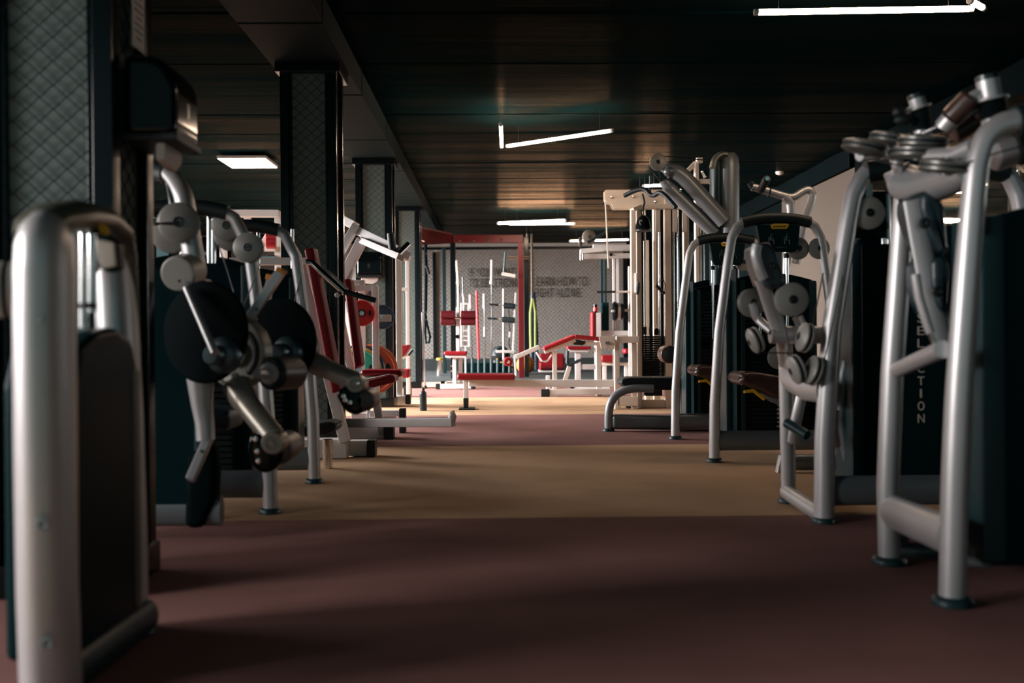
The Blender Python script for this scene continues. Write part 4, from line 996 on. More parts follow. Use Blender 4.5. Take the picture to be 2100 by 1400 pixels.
def cam_group(root, dd, disc, hubc, ring_c, sgn, k):
    """matt black round shield, blue-grey pivot hub, slotted cam plate behind"""
    ax = Vector((-.42, -1, .03)).normalized()
    cx, cy, r = disc; c = P(cx, cy, dd)
    B().lathe(c, ax, [(0, -.016), (r - .012, -.016), (r, -.006), (r, .004), (r - .012, .014), (0, .020)], 44).done('round_shield', M['disc'], root)
    h = P(*hubc, dd - .10)
    B().lathe(h - ax * .06, ax, [(.066, 0), (.066, .03), (.055, .045), (.036, .05), (.036, .085), (.030, .095), (0, .096)], 28).done('pivot_hub', M['hubblue'], root)
    rc = P(*ring_c, dd + .16); R = .118 * k
    o = B().lathe(rc, ax, [(.03, -.03), (R * .97, -.03), (R, -.02), (R, .02), (R * .96, .03), (R * .88, .03), (R * .86, .018), (.05, .018), (.05, .03), (.03, .03)], 40).done('cam_plate', M['cam'], root)
    u = VZ.cross(ax).normalized(); w_ = ax.cross(u)
    B().tube([rc + ax * .020 + (u * math.cos(t_) + w_ * math.sin(t_)) * (R * .68) for t_ in [-.95 + .19 * q_ for q_ in range(11)]], .012, 8, flat=.004, side=u).done('cam_slot', M['black'], o)
    for t_ in (-1.6, 1.5): B().lathe(rc + ax * .018 + (u * math.cos(t_) + w_ * math.sin(t_)) * (R * .66), ax, [(.016, 0), (.016, .003), (0, .003)], 14).done('cam_hole', M['black'], o)
    return c, h, rc, ax
cA = cam_group(A, 3.62, (421, 681, .186), (443, 728), (490, 724), 1, 1.14)
B().tube([p(482, 788, -.05), p(500, 820, -.08), p(566, 902, -.22)], [.052, .05, .042], 18, fil=.06).done('swing_arm', M['tan_arm'], A)
def ankle_pad(root, pc, dd, sc=1.0):
    c = P(*pc, dd); ax = Vector((.80, -.60, .1)).normalized()
    body = B().cyl(c - ax * .11 * sc, c + ax * .05 * sc, .075 * sc, 26, .03).done('ankle_roller', M['rollerpad'], root)
    B().lathe(c - ax * -.05 * sc, ax, [(.0, -.005), (.072 * sc, -.005), (.072 * sc, .006), (.055 * sc, .016), (.015, .018), (0, .018)], 24).done('roller_end', M['black'], body)
    return c
def arm_end(root, pc, dd, r=.042):
    c = P(*pc, dd)
    B().lathe(c + VY * .03, -VY, [(r, 0), (r, .075), (r * .85, .085), (r * .55, .085), (r * .5, .080), (r * .25, .080), (r * .2, .087), (0, .088)], 24).done('arm_boss', M['tan_arm'], root)
arm_end(A, (566, 905), dA - .26)
def pad_pod(root, outline, dd, roller, dr, screws):
    """dark moulded bracket with bright set screws carrying a taupe roller"""
    o = B().prism([P(x, y, dd) for x, y in outline], VY * .09, bev=.022, bs=3).done('pad_bracket', M['gloss'], root, angle=60)
    for x, y in screws: B().lathe(P(x, y, dd - .002), -VY, [(.010, 0), (.009, .004), (0, .005)], 12).done('set_screw', M['chrome'], o)
    x, y, r = roller; c = P(x, y, dd + dr)
    B().cyl(c - VY * .10, c + VY * .12, r, 26, .022).done('ankle_roller', M['rollerpad'], root)
pad_pod(A, [(508, 895), (520, 886), (545, 893), (580, 915), (576, 950), (556, 970), (532, 972), (514, 955), (505, 925)], dA - .24, (580, 917, .055), .12, [(524, 900), (528, 925), (530, 945)])
# lower leg bracket with a slanted slotted plate
B().tube([p(411, 775, -.1), p(414, 830, -.1), p(420, 868, -.1), p(422, 902, -.1)], [.05, .038, .034, .034], 16).done('front_tube', M['silver'], A)
B().beam(p(428, 898, -.1), p(390, 985, -.16), .030, .05, .004).done('foot_lever', M['silver'], A)
B().cyl(p(414, 925, -.145), p(414, 925, -.16), .006, 10).done('lever_hole', M['hub'], A)
lev = B().beam(p(513, 650, -.05), p(576, 556, -.05), .034, .034, .004).done('start_lever', M['silver'], A)
B().beam(p(574, 560, -.05), p(579, 551, -.05), .036, .036, .004).done('lever_tip', M['orange'], lev)
B().cyl(p(526, 634, -.072), p(526, 634, -.08), .007, 10).done('lever_hole', M['hub'], lev)
B().tube([p(513, 650, -.05), p(505, 690, 0), p(500, 722, .02)], .03, 12, flat=.014, side=VX).done('lever_root', M['tan_arm'], A)
c = P(575, 765, dA - .05); ax = Vector((-.36, -.93, .02)).normalized()
B().cyl(c - ax * .10, c + ax * .055, .063, 26, .016).done('thigh_roller', M['rollerpad'], A)
B().lathe(c + ax * .05, ax, [(0, 0), (.062, 0), (.062, .006), (.05, .016), (.036, .016), (.034, .022), (0, .022)], 24).done('roller_end', M['black'], A)
B().lathe(c + ax * .066, ax, [(.040, 0), (.040, .012), (.034, .016), (0, .016)], 24).done('roller_cap', M['pulley'], A)
B().cyl(c + ax * .06, c + ax * .15, .017, 14).done('roller_axle', M['silver'], A)
shield(A, -1.66, -1.13, dA + .02, z0=.14, z1=1.06, t=.09)
B().tube([V(-1.7, dA + .05, .12), V(-1.06, dA + .05, .12)], .06, 14, flat=.035, side=VZ).done('base_beam', M['silver_dark'], A)
sp = [p(380, 930), p(436, 905), p(444, 960), p(440, 1030), p(415, 1085), p(375, 1085)]
B().prism(sp, VY * .10, bev=.03, bs=3).done('calf_pad', M['disc'], A, angle=60)

B2, xb, db = leg_unit(1, (555, 1052), 'silver leg machine with black arch sleeve and the middle pair of disc pulleys', 1.345)
p = lambda x, y, dd=0: P(x, y, db + dd)
pulley(B2, p(466, 463, .02), (.1, -1, 0), .068, .05)
pulley(B2, p(470, 484, .06), (.1, -1, 0), .066, .04)
pulley(B2, p(510, 508, -.05), (.05, -1, 0), .066, .05)
B().tube([p(497, 478, .03), p(499, 500, .0), p(508, 508, 0)], .012, 10).done('pulley_stay', M['chrome'], B2)
cable(B2, [p(533, 540, -.04), p(515, 590, -.04), p(500, 628, -.06)])
cable(B2, [p(447, 500, -.02), p(468, 560, -.02), p(480, 600, -.04)])
for x in (430, 438): B().cyl(p(x, 540, .06), p(x, 440, .06), .012, 10).done('guide_rod', M['chrome'], B2)
shield(B2, xb - .66, xb - .13, db + .12, z0=.15, z1=1.17)
for k in range(14): B().box((xb - .40, db + .08, .2 + k * .027), (.44, .07, .023), bev=.003, bs=1).done('weight_plate', M['plate'], B2)
cB = cam_group(B2, 4.12, (572, 700, .180), (578, 722), (598, 716), 1, 1.06)
B().tube([P(632, 738, 4.15), P(660, 752, 4.1), P(738, 786, 4.0)], [.046, .045, .038], 18, fil=.05).done('swing_arm', M['tan_arm'], B2)
arm_end(B2, (733, 786), 3.98, .036)
B().lathe(P(733, 786, 3.895), -VY, [(.008, 0), (.006, .004), (0, .005)], 12).done('bolt', M['chrome'], B2)
pad_pod(B2, [(686, 806), (704, 790), (735, 795), (752, 812), (751, 838), (738, 851), (716, 851), (700, 836)], 3.98, (752, 818, .045), .10, [(705, 812), (708, 820), (718, 825)])
lev = B().beam(P(545, 620, 4.15), P(556, 572, 4.2), .032, .032, .004).done('start_lever', M['silver'], B2)
B().beam(P(554.5, 575, 4.19), P(556.5, 563, 4.19), .036, .036, .004).done('lever_tip', M['orange'], lev)
B().tube([P(534, 695, 4.0), P(556, 716, 3.95)], .011, 12).done('selector_rod', M['chrome'], B2)
B().box((xb - .28, db - .20, .46), (.38, .26, .09), Matrix.Rotation(.12, 3, 'Y'), bev=.03, bs=3).done('seat', M['navy'], B2)
B().box((xb - .33, db - .15, .24), (.12, .10, .44), bev=.02).done('seat_post', M['shield_edge'], B2)

C2, xc, dc = leg_unit(2, (645, 990), 'silver weight machine whose black arch sleeve stands before the mesh column', 1.365)
p = lambda x, y, dd=0: P(x, y, dc + dd)
shield(C2, xc - .66, xc - .13, dc + .12, z0=.15, z1=1.17)
for k in range(14): B().box((xc - .40, dc + .08, .2 + k * .027), (.44, .07, .023), bev=.003, bs=1).done('weight_plate', M['plate'], C2)
sx = P(650, 880, dc + .6)
B().prism(fillet([P(x, y, dc + .55) for x, y in ((604, 880), (625, 872), (672, 864), (690, 868), (688, 884), (660, 893), (620, 896), (606, 896), (604, 880))], .03, 3)[:-1], VY * .25, bev=.02, bs=3).done('seat', M['black'], C2, angle=60)
B().cyl(p(672, 900, .6), V(p(672, 900, .6).x, dc + .6, 0), .03, 14).done('seat_post', M['chrome'], C2)
for x in (530, 600): B().cyl(p(x, 550, .06), p(x, 470, .06), .010, 10).done('guide_rod', M['chrome'], C2)
pulley(C2, p(548, 745, -.2), (.1, -1, 0), .05, .04)
cable(C2, [p(617, 560, -.03), p(600, 640, -.03)])

# ================================================================== white plate-loaded machines with red boards
D = G(712, 941).y; p = lambda x, y, dd=0: P(x, y, D + dd)
W1 = thing('incline_press_machine', 'white press machine with red slanted backrest and black-gripped handles', 'weight machine', (p(680, 900).x, D, 0))
B().box((p(655, 920).x, D + .06, .065), (S(112, D), .12, .125), bev=.008).done('base_beam', M['white'], W1)
B().box((p(731, 915).x, D + .16, .055), (S(40, D), .10, .10), bev=.006).done('base_foot', M['white'], W1)
B().box((p(757, 915).x, D + .14, .055), (S(18, D), .12, .11), bev=.008).done('end_cap', M['black'], W1)
B().beam(p(619, 545, .1), p(708, 906, .02), S(20, D), .10, .006).done('slanted_upright', M['white'], W1)
pd = B().prism([p(622, 510, -.02), p(641, 506, -.02), p(697, 800, -.10), p(679, 808, -.10)], VY * .09 + VX * .02, bev=.018, bs=3).done('backrest', M['red'], W1, angle=60)
B().beam(p(475, 536, .25), p(632, 536, .15), S(15, D), .08).done('top_beam', M['white'], W1)
B().tube([p(628, 537, -.05), p(640, 538, -.05), p(664, 562, -.08), p(706, 600, -.1)], .020, 14, fil=.06).done('handle_tube', M['chrome'], W1)
B().tube([p(648, 546, .1), p(672, 560, .05), p(710, 595, -.05)], .020, 14, fil=.06).done('handle_tube', M['white'], W1)
B().cyl(p(702, 597, -.1), p(771, 616, -.1), .017, 16, .004).done('hand_grip', M['sleeve'], W1)
B().cyl(p(690, 607, -.12), p(703, 594, -.08), .016, 14, .003).done('cross_pin', M['black'], W1)
B().lathe(p(692, 605, -.15), -VY, [(.016, 0), (.016, .012), (.012, .016), (0, .016)], 16).done('pin_cap', M['white_plastic'], W1)
B().box((p(575, 900, .6).x, D + .6, .06), (S(150, D), .1, .1), bev=.006).done('rear_base', M['white'], W1)

D2 = G(798, 900).y; p = lambda x, y, dd=0: P(x, y, D2 + dd)
W2 = thing('lever_press_machine', 'white lever press with two red seats and a long hooked bar', 'weight machine', (p(750, 880).x, D2, 0))
pd = B().prism([p(703, 572, .1), p(718, 571, .1), p(742, 748, 0), p(726, 758, 0)], VY * .09 + VX * .02, bev=.018, bs=3).done('backrest', M['red'], W2, angle=60)
B().beam(p(696, 640, .3), p(724, 775, .1), S(14, D2), .08).done('back_rail', M['white'], W2)
B().beam(p(744, 764, .35), p(828, 764, .35), S(15, D2), .30, .03, bs=3).done('seat', M['red'], W2)
B().prism([p(753, 781, -.1), p(800, 768, -.1), p(810, 771, -.1), p(811, 783, -.1), p(755, 797, -.1)], VY * .30, bev=.016, bs=3).done('seat', M['red'], W2)
B().prism([p(745, 778, -.02), p(795, 768, -.02), p(755, 796, -.02), p(748, 800, -.02)], VY * .25, bev=.006).done('seat_frame', M['white'], W2)
B().beam(p(768, 800, 0), p(782, 884, 0), S(15, D2), .07).done('front_leg', M['white'], W2)
B().beam(p(781, 880, 0), p(785, 889, 0), S(10, D2), .08).done('leg_shoe', M['silver_dark'], W2)
B().box((p(753, 890).x, D2 + .10, .07), (S(86, D2), .16, .14), bev=.006).done('base_plate', M['white'], W2)
B().box((p(798, 889).x, D2 + .02, .06), (S(20, D2), .13, .12), bev=.008).done('end_cap', M['black'], W2)
B().beam(p(690, 867, -.1), p(930, 865, -.6), S(17, D2), .06, .005).done('hook_bar', M['silver'], W2)
B().tube([p(925, 868, -.6), p(927, 856, -.6), p(929, 850, -.6), p(934, 848, -.6)], .02, 10, flat=.03, side=VY).done('bar_hook', M['silver'], W2)
B().box((p(826, 866, .5).x, D2 + .5, .10), (S(14, D2), .1, .20), bev=.006).done('rear_foot', M['black'], W2)
B().box((p(790, 860, .5).x, D2 + .5, .16), (S(66, D2), .08, .05), bev=.006).done('rear_bar', M['white'], W2)
B().beam(p(758, 832, .2), p(752, 862, .2), .02, .02).done('pin', M['silver'], W2)

D3 = 9.0; p = lambda x, y, dd=0: P(x, y, D3 + dd)
W3 = thing('plate_press_machine', 'white plate-loaded press with angled arms and a numbered upright', 'weight machine', (p(755, 830).x, D3, 0))
B().beam(p(694, 446, .2), p(729, 464, .1), S(17, D3), .09).done('arm_link', M['white'], W3)
B().beam(p(731, 461, .0), p(697, 520, .0), S(15, D3), .10).done('arm_link', M['white'], W3)
B().beam(p(733, 473, .05), p(834, 522, -.4), S(17, D3), .09).done('press_arm', M['silver'], W3)
B().beam(p(744, 490, -.1), p(704, 568, .0), S(20, D3), .10).done('arm_link', M['white'], W3)
B().beam(p(742, 494, -.1), p(822, 528, -.5), S(12, D3), .08).done('press_arm', M['white'], W3)
B().beam(p(718, 550, .0), p(699, 615, .0), S(16, D3), .10).done('arm_link', M['white'], W3)
B().cyl(p(801, 478, -.4), p(805, 514, -.4), .034, 16, .005).done('arm_grip', M['sleeve'], W3)
B().cyl(p(816, 522, -.5), p(838, 500, -.4), .026, 14, .004).done('chrome_end', M['chrome'], W3)
B().beam(p(705, 580, .1), p(748, 580, .1), S(12, D3), .08).done('cross_beam', M['white'], W3)
B().beam(p(712, 592, .0), p(774, 590, .0), S(12, D3), .08).done('cross_beam', M['white'], W3)
for x0, x1, y, dd in ((736, 748, 580, .1), (764, 776, 586, 0.0)):
    a, c = p(x0, y, dd), p(x1, y, dd)
    B().box(((a.x + c.x) / 2, D3 + dd, a.z / 2), (c.x - a.x, .09, a.z), bev=.006).done('upright', M['white'], W3)
np_ = B().box((p(757, 604).x, D3 - .02, p(757, 604).z), (S(16, D3), .01, S(26, D3)), bev=.002).done('number_plate', M['label_white'], W3)
letters('number_mark', '4', M['silver_dark'], p(752, 609, -.03), S(13, D3), FACE_CAM, np_, width=S(9, D3), extrude=.002)
B().box((p(765, 830).x, D3 + .05, .05), (S(90, D3), .1, .1), bev=.006).done('base_bar', M['white'], W3)
B().box((p(765, 652).x, D3 + .08, p(765, 652).z), (S(70, D3), .06, .06), bev=.005).done('peg_beam', M['white'], W3)
B().tube([p(712, 612, .0), p(716, 640, .0)], .02, 10).done('stop_bumper', M['black'], W3)
def weight_disc(c, r, th, mt, label, group='rubber weight plates on the white press', ax=(0.05, -1, 0), holes=True):
    c = Vector(c); ax = Vector(ax).normalized()
    root = thing('weight_plate_disc', label, 'weight plate', c - VZ * r, group)
    h = th / 2
    B().lathe(c, ax, [(.026, -h), (r * .93, -h), (r, -h * .5), (r, h * .5), (r * .95, h), (r * .88, h), (r * .84, h * .55), (r * .34, h * .55), (r * .30, h), (.026, h)], 40).done('disc', M[mt], root)
    B().lathe(c + ax * (h * .6), ax, [(.028, 0), (.045 if r > .12 else .035, 0), (.045 if r > .12 else .035, h * .6), (.028, h * .6)], 20).done('steel_bush', M['hub'], root)
    if holes:
        ref = VZ; u = ax.cross(ref).normalized()
        for s in (-1, 1):
            b = B(); m = c + ax * (h * .58) + u * (s * r * .62)
            b.prism([m + u * (s * r * .10 * math.cos(2 * PI * k / 16)) + VZ * (r * .24 * math.sin(2 * PI * k / 16)) for k in range(16)], ax * .004)
            b.done('grip_slot', M['black'], root)
    return root
weight_disc(p(742, 642, -.12), S(26.5, D3), .035, 'p_red', 'small red weight plate on the white press peg')
weight_disc(p(784, 650, .35), S(25, D3 + .35), .03, 'p_blue', 'small dark weight plate beside the small red one', holes=False)
dg = D3 + .10
weight_disc(P(735, 757, dg), S(41, dg), .045, 'p_green', 'large green weight plate in the stack behind the red seats')
weight_disc(P(736, 757, dg + .08), S(46, dg), .04, 'p_yellow', 'large yellow weight plate between the green and blue ones', holes=False)
weight_disc(P(738, 758, dg + .16), S(53, dg), .05, 'p_blue', 'large blue weight plate behind the yellow one', holes=False)
weight_disc(P(764, 757, dg + .30), S(53, dg), .05, 'p_orange', 'large orange weight plate next to the blue one')
B().cyl(P(735, 757, dg - .06), P(764, 757, dg + .45), .022, 14).done('plate_peg', M['chrome'], W3)
B().cyl(p(742, 642, -.20), p(742, 642, .05), .022, 14, .004).done('plate_peg', M['chrome'], W3)
B().cyl(p(784, 650, .05), p(784, 650, .40), .018, 14).done('plate_peg', M['chrome'], W3)

D4 = G(827, 829).y; p = lambda x, y, dd=0: P(x, y, D4 + dd)
W4 = thing('seated_row_machine', 'white machine with slim upright, red seat and black chrome lever', 'weight machine', (p(825, 828).x, D4, 0))
a, c = p(811, 525), p(822, 525)
B().box(((a.x + c.x) / 2, D4 + .05, a.z / 2), (c.x - a.x, .09, a.z), bev=.006).done('upright', M['white'], W4)
a, c = p(832, 532, .9), p(840, 532, .9)
B().box(((a.x + c.x) / 2, D4 + .9, a.z / 2), (c.x - a.x, .08, a.z), bev=.006).done('upright', M['white'], W4)
B().beam(p(812, 529, .05), p(838, 530, .9), .06, .06).done('top_link', M['silver'], W4)
B().beam(p(820, 593, .5), p(840, 593, .5), .04, .05).done('cross_link', M['white'], W4)
B().box((p(823, 822).x, D4 + .02, .055), (S(20, D4), .1, .09), bev=.006).done('base_bar', M['white'], W4)
B().box((p(837, 823).x, D4 + .02, .06), (S(11, D4), .12, .11), bev=.008).done('end_cap', M['black'], W4)
B().box((p(836, 804, 1.6).x, D4 + 1.6, .065), (S(18, D4), .12, .12), bev=.008).done('end_cap', M['black'], W4)
B().cyl(p(825, 600, .6), p(825, 663, .6), .022, 12).done('chrome_post', M['chrome'], W4)
B().prism([p(822, 708, .5), p(838, 707, .5), p(840, 712, .5), p(831, 727, .5), p(822, 735, .5)], VY * .3, bev=.012).done('back_pad', M['red'], W4)
B().beam(p(818, 765, .4), p(841, 765, .4), S(18, D4), .3, .02, bs=3).done('seat', M['red'], W4)
B().tube([p(826, 735, .3), p(836, 728, .3), p(840, 722, .3)], .012, 10).done('lever', M['chrome'], W4)
B().tube([p(837, 728, .3), p(846, 717, .3)], .018, 12).done('lever_grip', M['sleeve'], W4)

# white rack behind the leg machines, beyond the columns
D5 = 11.5; p = lambda x, y, dd=0: P(x, y, D5 + dd)
W5 = thing('white_power_rack', 'white rack with red padded rollers beyond the columns', 'weight rack', (p(520, 800).x, D5, 0))
B().beam(p(440, 438), p(572, 438), S(14, D5), .10).done('top_beam', M['white'], W5)
for x in (455, 505, 568):
    a = p(x, 432); B().box((a.x, D5 + .06, a.z / 2), (.07, .08, a.z), bev=.006).done('upright', M['white'], W5)
B().beam(p(540, 510), p(566, 510), S(10, D5), .08).done('low_beam', M['white'], W5)
B().beam(p(536, 505, -.1), p(558, 466, -.1), .05, .06).done('brace', M['white'], W5)
for y in (484, 494, 502):
    B().cyl(p(546, y, -.15), p(566, y, -.15), .045, 16, .01).done('padded_roller', M['red'], W5)
B().beam(p(500, 526), p(565, 526), S(6, D5), .05).done('chrome_bar', M['chrome'], W5)

# bottles on the floor
def bottle(g, r, h, mt, label, capm, squash=True):
    root = thing('water_bottle', label, 'bottle', (g.x, g.y, 0))
    B().lathe(V(g.x, g.y, 0), VZ, [(0, 0), (r * .9, 0), (r, .008), (r, h * .72), (r * .92, h * .78), (r * .45, h * .86), (r * .40, h * .90), (0, h * .90)], 24).done('bottle_body', M[mt], root)
    B().lathe(V(g.x, g.y, h * .89), VZ, [(r * .46, 0), (r * .46, h * .07), (r * .40, h * .09), (0, h * .09)], 18).done('bottle_cap', M[capm], root)
    return root
g = G(868, 842); bottle(g, S(7.3, g.y), S(48, g.y), 'bottle', 'dark steel bottle standing on the beige strip', 'black')
g = G(797, 834); root = thing('water_bottle', 'clear green plastic bottle standing behind the hooked bar', 'bottle', (g.x, g.y, 0))
r, h = S(9, g.y), S(52, g.y)
prof = [(0, 0), (r * .8, 0), (r, .012)]
for k in range(7): prof += [(r, h * (.05 + .09 * k)), (r * .88, h * (.09 + .09 * k))]
prof += [(r * .95, h * .70), (r * .6, h * .84), (r * .32, h * .92), (r * .3, h * .96), (0, h * .96)]
B().lathe(V(g.x, g.y, 0), VZ, prof, 20).done('bottle_body', M['petg'], root)
B().lathe(V(g.x, g.y, h * .94), VZ, [(r * .36, 0), (r * .36, h * .05), (0, h * .06)], 16).done('bottle_cap', M['white_plastic'], root)
# ================================================================== far end: red rig, bar stand, curl bench, accessories
D = 18.7; p = lambda x, y, dd=0: P(x, y, D + dd)
rig = thing('red_training_rig', 'red and black training rig standing before the slogan wall', 'training rig', (p(1000, 775).x, D, 0))
def post(x0, x1, ytop, m, name, dd=0, root=rig, dep=.10, z0=0):
    a, c = P(x0, ytop, D + dd), P(x1, ytop, D + dd)
    return B().box(((a.x + c.x) / 2, D + dd, (a.z + z0) / 2), (c.x - a.x, dep, a.z - z0), bev=.006).done(name, M[m], root)
post(1062, 1073, 483, 'red_paint', 'red_post'); post(1074, 1083, 486, 'frame_black', 'black_post', .3)
post(923, 934, 486, 'frame_black', 'black_post')
zt, zb = p(1000, 482).z, p(1000, 498).z
bm = B().box(((p(931, 490).x + p(1072, 490).x) / 2, D - .02, (zt + zb) / 2), (S(141, D), .09, zt - zb), bev=.006).done('red_beam', M['red_paint'], rig)
for x in (943, 971.5, 1000, 1028.5):
    B().lathe(p(x, 492.5, -.068), -VY, [(.025, 0), (.025, .006), (.012, .012), (0, .012)], 12).done('bolt', M['hub'], bm)
pts = [P(858, 464, 17.0), P(921, 478, 18.6), P(921, 499, 18.6), P(858, 502.5, 17.0)]
B().prism(pts, V(.06, -.02, 0), bev=.005).done('red_side_beam', M['red_paint'], rig)
B().cyl(p(860, 490, -1.9), p(871, 494, -1.9), .02, 12).done('side_peg', M['chrome'], rig)
for y in (526, 531):
    B().cyl(p(1041, y, .1), p(1085, y, .1), .016, 12).done('rig_peg', M['brass'], rig)
B().tube([p(1036, 517, .2), p(1033, 560, .2)], .035, 10, flat=.02).done('hanging_bar', M['shield_edge'], rig)
B().beam(p(1029, 561, -.1), p(1057, 566, -.1), S(6.5, D), .08).done('jack_arm', M['white'], rig)
post(907, 914, 508, 'shield_edge', 'rear_post', 2.6)

# black straps hanging from the rig's side beam
st = thing('suspension_strap', 'long black suspension strap hanging beside the last column', 'strap', P(876, 700, 17.0))
B().tube([P(873, 500, 17), P(873, 520, 17), P(874, 545, 17), P(873, 640, 17)], .028, 10, flat=.012, side=VX).done('webbing', M['disc'], st)
B().tube([P(874, 545, 17), P(880, 562, 17)], .03, 8, flat=.015, side=VX).done('loose_end', M['black'], st)
B().tube([P(872, 640, 17), P(876, 665, 17), P(882, 690, 17), P(880, 702, 17), P(874, 703, 17), P(872, 680, 17), P(872, 640, 17)], .02, 8).done('handle_loop', M['disc'], st)
for y in (520, 640, 655): B().box(P(873, y, 16.97), (.06, .03, .03), bev=.004).done('buckle', M['hub'], st)
pl = thing('leaning_bar', 'thin chrome bar leaning against the last mesh column', 'bar', P(868, 785, 15.1))
B().tube([V(P(872, 790, 15.1).x, 15.1, 0), P(866, 640, 15.1)], .016, 10).done('bar_shaft', M['chrome'], pl)
B().cyl(V(P(872, 790, 15.1).x, 15.1, 0), V(P(872, 790, 15.1).x, 15.1, .05), .026, 12, .004).done('bar_tip', M['black'], pl)

# wall poles carrying bands
for (x, label) in ((1082, 'thin brown pole behind the red post'), (1091, 'thin brown pole holding the lime band')):
    a = P(x, 600, 21.5)
    o = B().cyl((a.x, a.y, .9 if x > 1085 else .0), (a.x, a.y, ZC + .02), S(2.6, 21.5), 12).done('wall_pole', M['brass'])
    single(o, label, 'pole', 'poles between the slogan panels')
bd = thing('hanging_band', 'lime green band hanging below the pole by the red post', 'resistance band', P(1091, 720, 21.3))
B().tube([P(1092, 612, 21.3), P(1088, 640, 21.3), P(1088, 680, 21.3), P(1089, 714, 21.3)], S(2.6, 21.3), 10, flat=.02, side=VX).done('band_loop', M['lime'], bd)
B().tube([P(1093, 612, 21.3), P(1098, 640, 21.3), P(1098, 690, 21.3), P(1098, 714, 21.3)], S(2.6, 21.3), 10, flat=.02, side=VX).done('band_loop', M['lime'], bd)
bd = thing('hanging_band', 'dark blue band hanging behind the lime one', 'resistance band', P(1096, 760, 21.45))
B().tube([P(1093, 600, 21.45), P(1091, 680, 21.45), P(1092, 760, 21.45)], S(4, 21.4), 10, flat=.02, side=VX).done('band_loop', M['p_blue'], bd)
B().tube([P(1094, 600, 21.45), P(1100, 680, 21.45), P(1100, 758, 21.45)], S(4, 21.4), 10, flat=.02, side=VX).done('band_loop', M['p_blue'], bd)

# preacher curl bench
gb = G(930, 798); D = gb.y; p = lambda x, y, dd=0: P(x, y, D + dd)
pc = thing('curl_bench', 'white curl bench with red seat and two double red arm rollers', 'exercise bench', (p(935, 797).x, D, 0))
for x0, x1 in ((904, 934), (945, 976)):
    for y in (645, 659):
        B().cyl(p(x0, y, -.05 + .05 * (y > 650)), p(x1 - 1, y, -.05 + .05 * (y > 650)), S(8, D), 20, .012).done('arm_roller', M['red_shaded'], pc)
a, c = p(934.5, 580), p(941.5, 580)
B().box(((a.x + c.x) / 2, D + .05, (p(936, 630).z + p(936, 724).z) / 2), (c.x - a.x, .06, p(936, 630).z - p(936, 724).z), bev=.005).done('post', M['white'], pc)
B().cyl(p(903, 652), p(977, 652), .016, 10).done('roller_axle', M['chrome'], pc)
B().cyl(p(938, 690, .02), p(938, 690, -.03), .03, 14, .005).done('adjust_knob', M['gloss'], pc)
B().beam(p(911, 724), p(958, 724), S(8, D), .28, .025, bs=3).done('seat', M['red'], pc)
B().beam(p(914, 730.5), p(956, 730.5), S(5, D), .2).done('seat_frame', M['white'], pc)
for x in (932, 945):
    B().box((p(x, 760, .05 if x > 940 else 0).x, D + (.05 if x > 940 else 0), p(x, 733).z / 2), (S(7, D), .06, p(x, 733).z), bev=.005).done('leg', M['white'], pc)
B().beam(V(p(902, 796).x, D, .045), V(p(966, 796).x, D, .045), .07, .08).done('base_bar', M['white'], pc)
B().beam(V(p(910, 789).x, D + .9, .045), V(p(950, 789).x, D + .9, .045), .07, .08).done('base_bar', M['white'], pc)
for x, dd in ((898, 0), (970.5, 0), (908, .9)):
    B().box((p(x, 796, dd).x, D + dd, .045), (S(9, D), .09, .085), bev=.008).done('end_cap', M['black'], pc)
for y in (750, 760): B().cyl(p(924, y), p(932, y), .014, 10).done('adjust_pin', M['chrome'], pc)

# vertical bar stand and the bars in it
D = 20.0; p = lambda x, y, dd=0: P(x, y, D + dd)
bs_ = thing('barbell_stand', 'low black stand with a row of eight upright sockets', 'barbell stand', (p(1000, 768).x, D, 0))
B().box((p(1000, 765).x, D, .03), (S(112, D), .5, .06), bev=.008).done('stand_base', M['black'], bs_)
B().box((p(998, 750).x, D + .2, (.05 + p(1000, 744).z) / 2), (S(104, D), .06, p(1000, 744).z - .05), bev=.008).done('stand_back', M['shield'], bs_)
SX = [955.5, 968.5, 981.5, 994.5, 1007.5, 1020.5, 1033, 1045]
for x in SX: B().cyl(p(x, 764), p(x, 736), S(2.8, D), 14).done('socket_tube', M['hubblue'], bs_)
def bar(x_b, y_b, segs, label, dd=0):
    """segs: (x, y, radius px, material) bottom to top breakpoints"""
    root = thing('upright_barbell', label, 'barbell', p(x_b, y_b, dd), 'bars in the upright stand')
    pts = [p(x_b, y_b, dd)] ; px, py = x_b, y_b
    for (x, y, r, m, nm) in segs:
        B().cyl(p(px, py, dd), p(x, y, dd), S(r, D), 12).done(nm, M[m], root); px, py = x, y
    return root
bar(942, 736, [(940, 582, 2.2, 'chrome', 'shaft'), (940, 576, 4.2, 'white', 'collar'), (937, 534, 3.2, 'white', 'sleeve')], 'tall white bar at the curl bench end of the stand', .02)
bar(968, 737, [(965.5, 632, 1.2, 'hub', 'shaft'), (965, 628, 3.4, 'white', 'collar'), (964.5, 604, 2.8, 'white', 'sleeve')], 'short sleeved bar just before the red stick')
bar(982, 737, [(977.5, 600, 2.5, 'red_bright', 'stick'), (977.2, 596, 1.6, 'red_bright', 'tip')], 'plain bright red stick in the stand')
bar(994.5, 737, [(994, 690, 1.4, 'chrome', 'shaft'), (994, 670, 2.4, 'white', 'grip'), (993.3, 632, 1.3, 'chrome', 'shaft'), (993.2, 627, 3.6, 'white', 'collar'), (993, 602, 3.0, 'white', 'sleeve')], 'white sleeved bar just after the red stick')
bar(1007.5, 737, [(1008.5, 670, 1.4, 'chrome', 'shaft'), (1008.3, 582, 1.1, 'hub', 'shaft'), (1008.5, 576, 4.4, 'white', 'collar'), (1009, 533, 3.2, 'white', 'sleeve')], 'tall white sleeved bar in the middle of the stand')
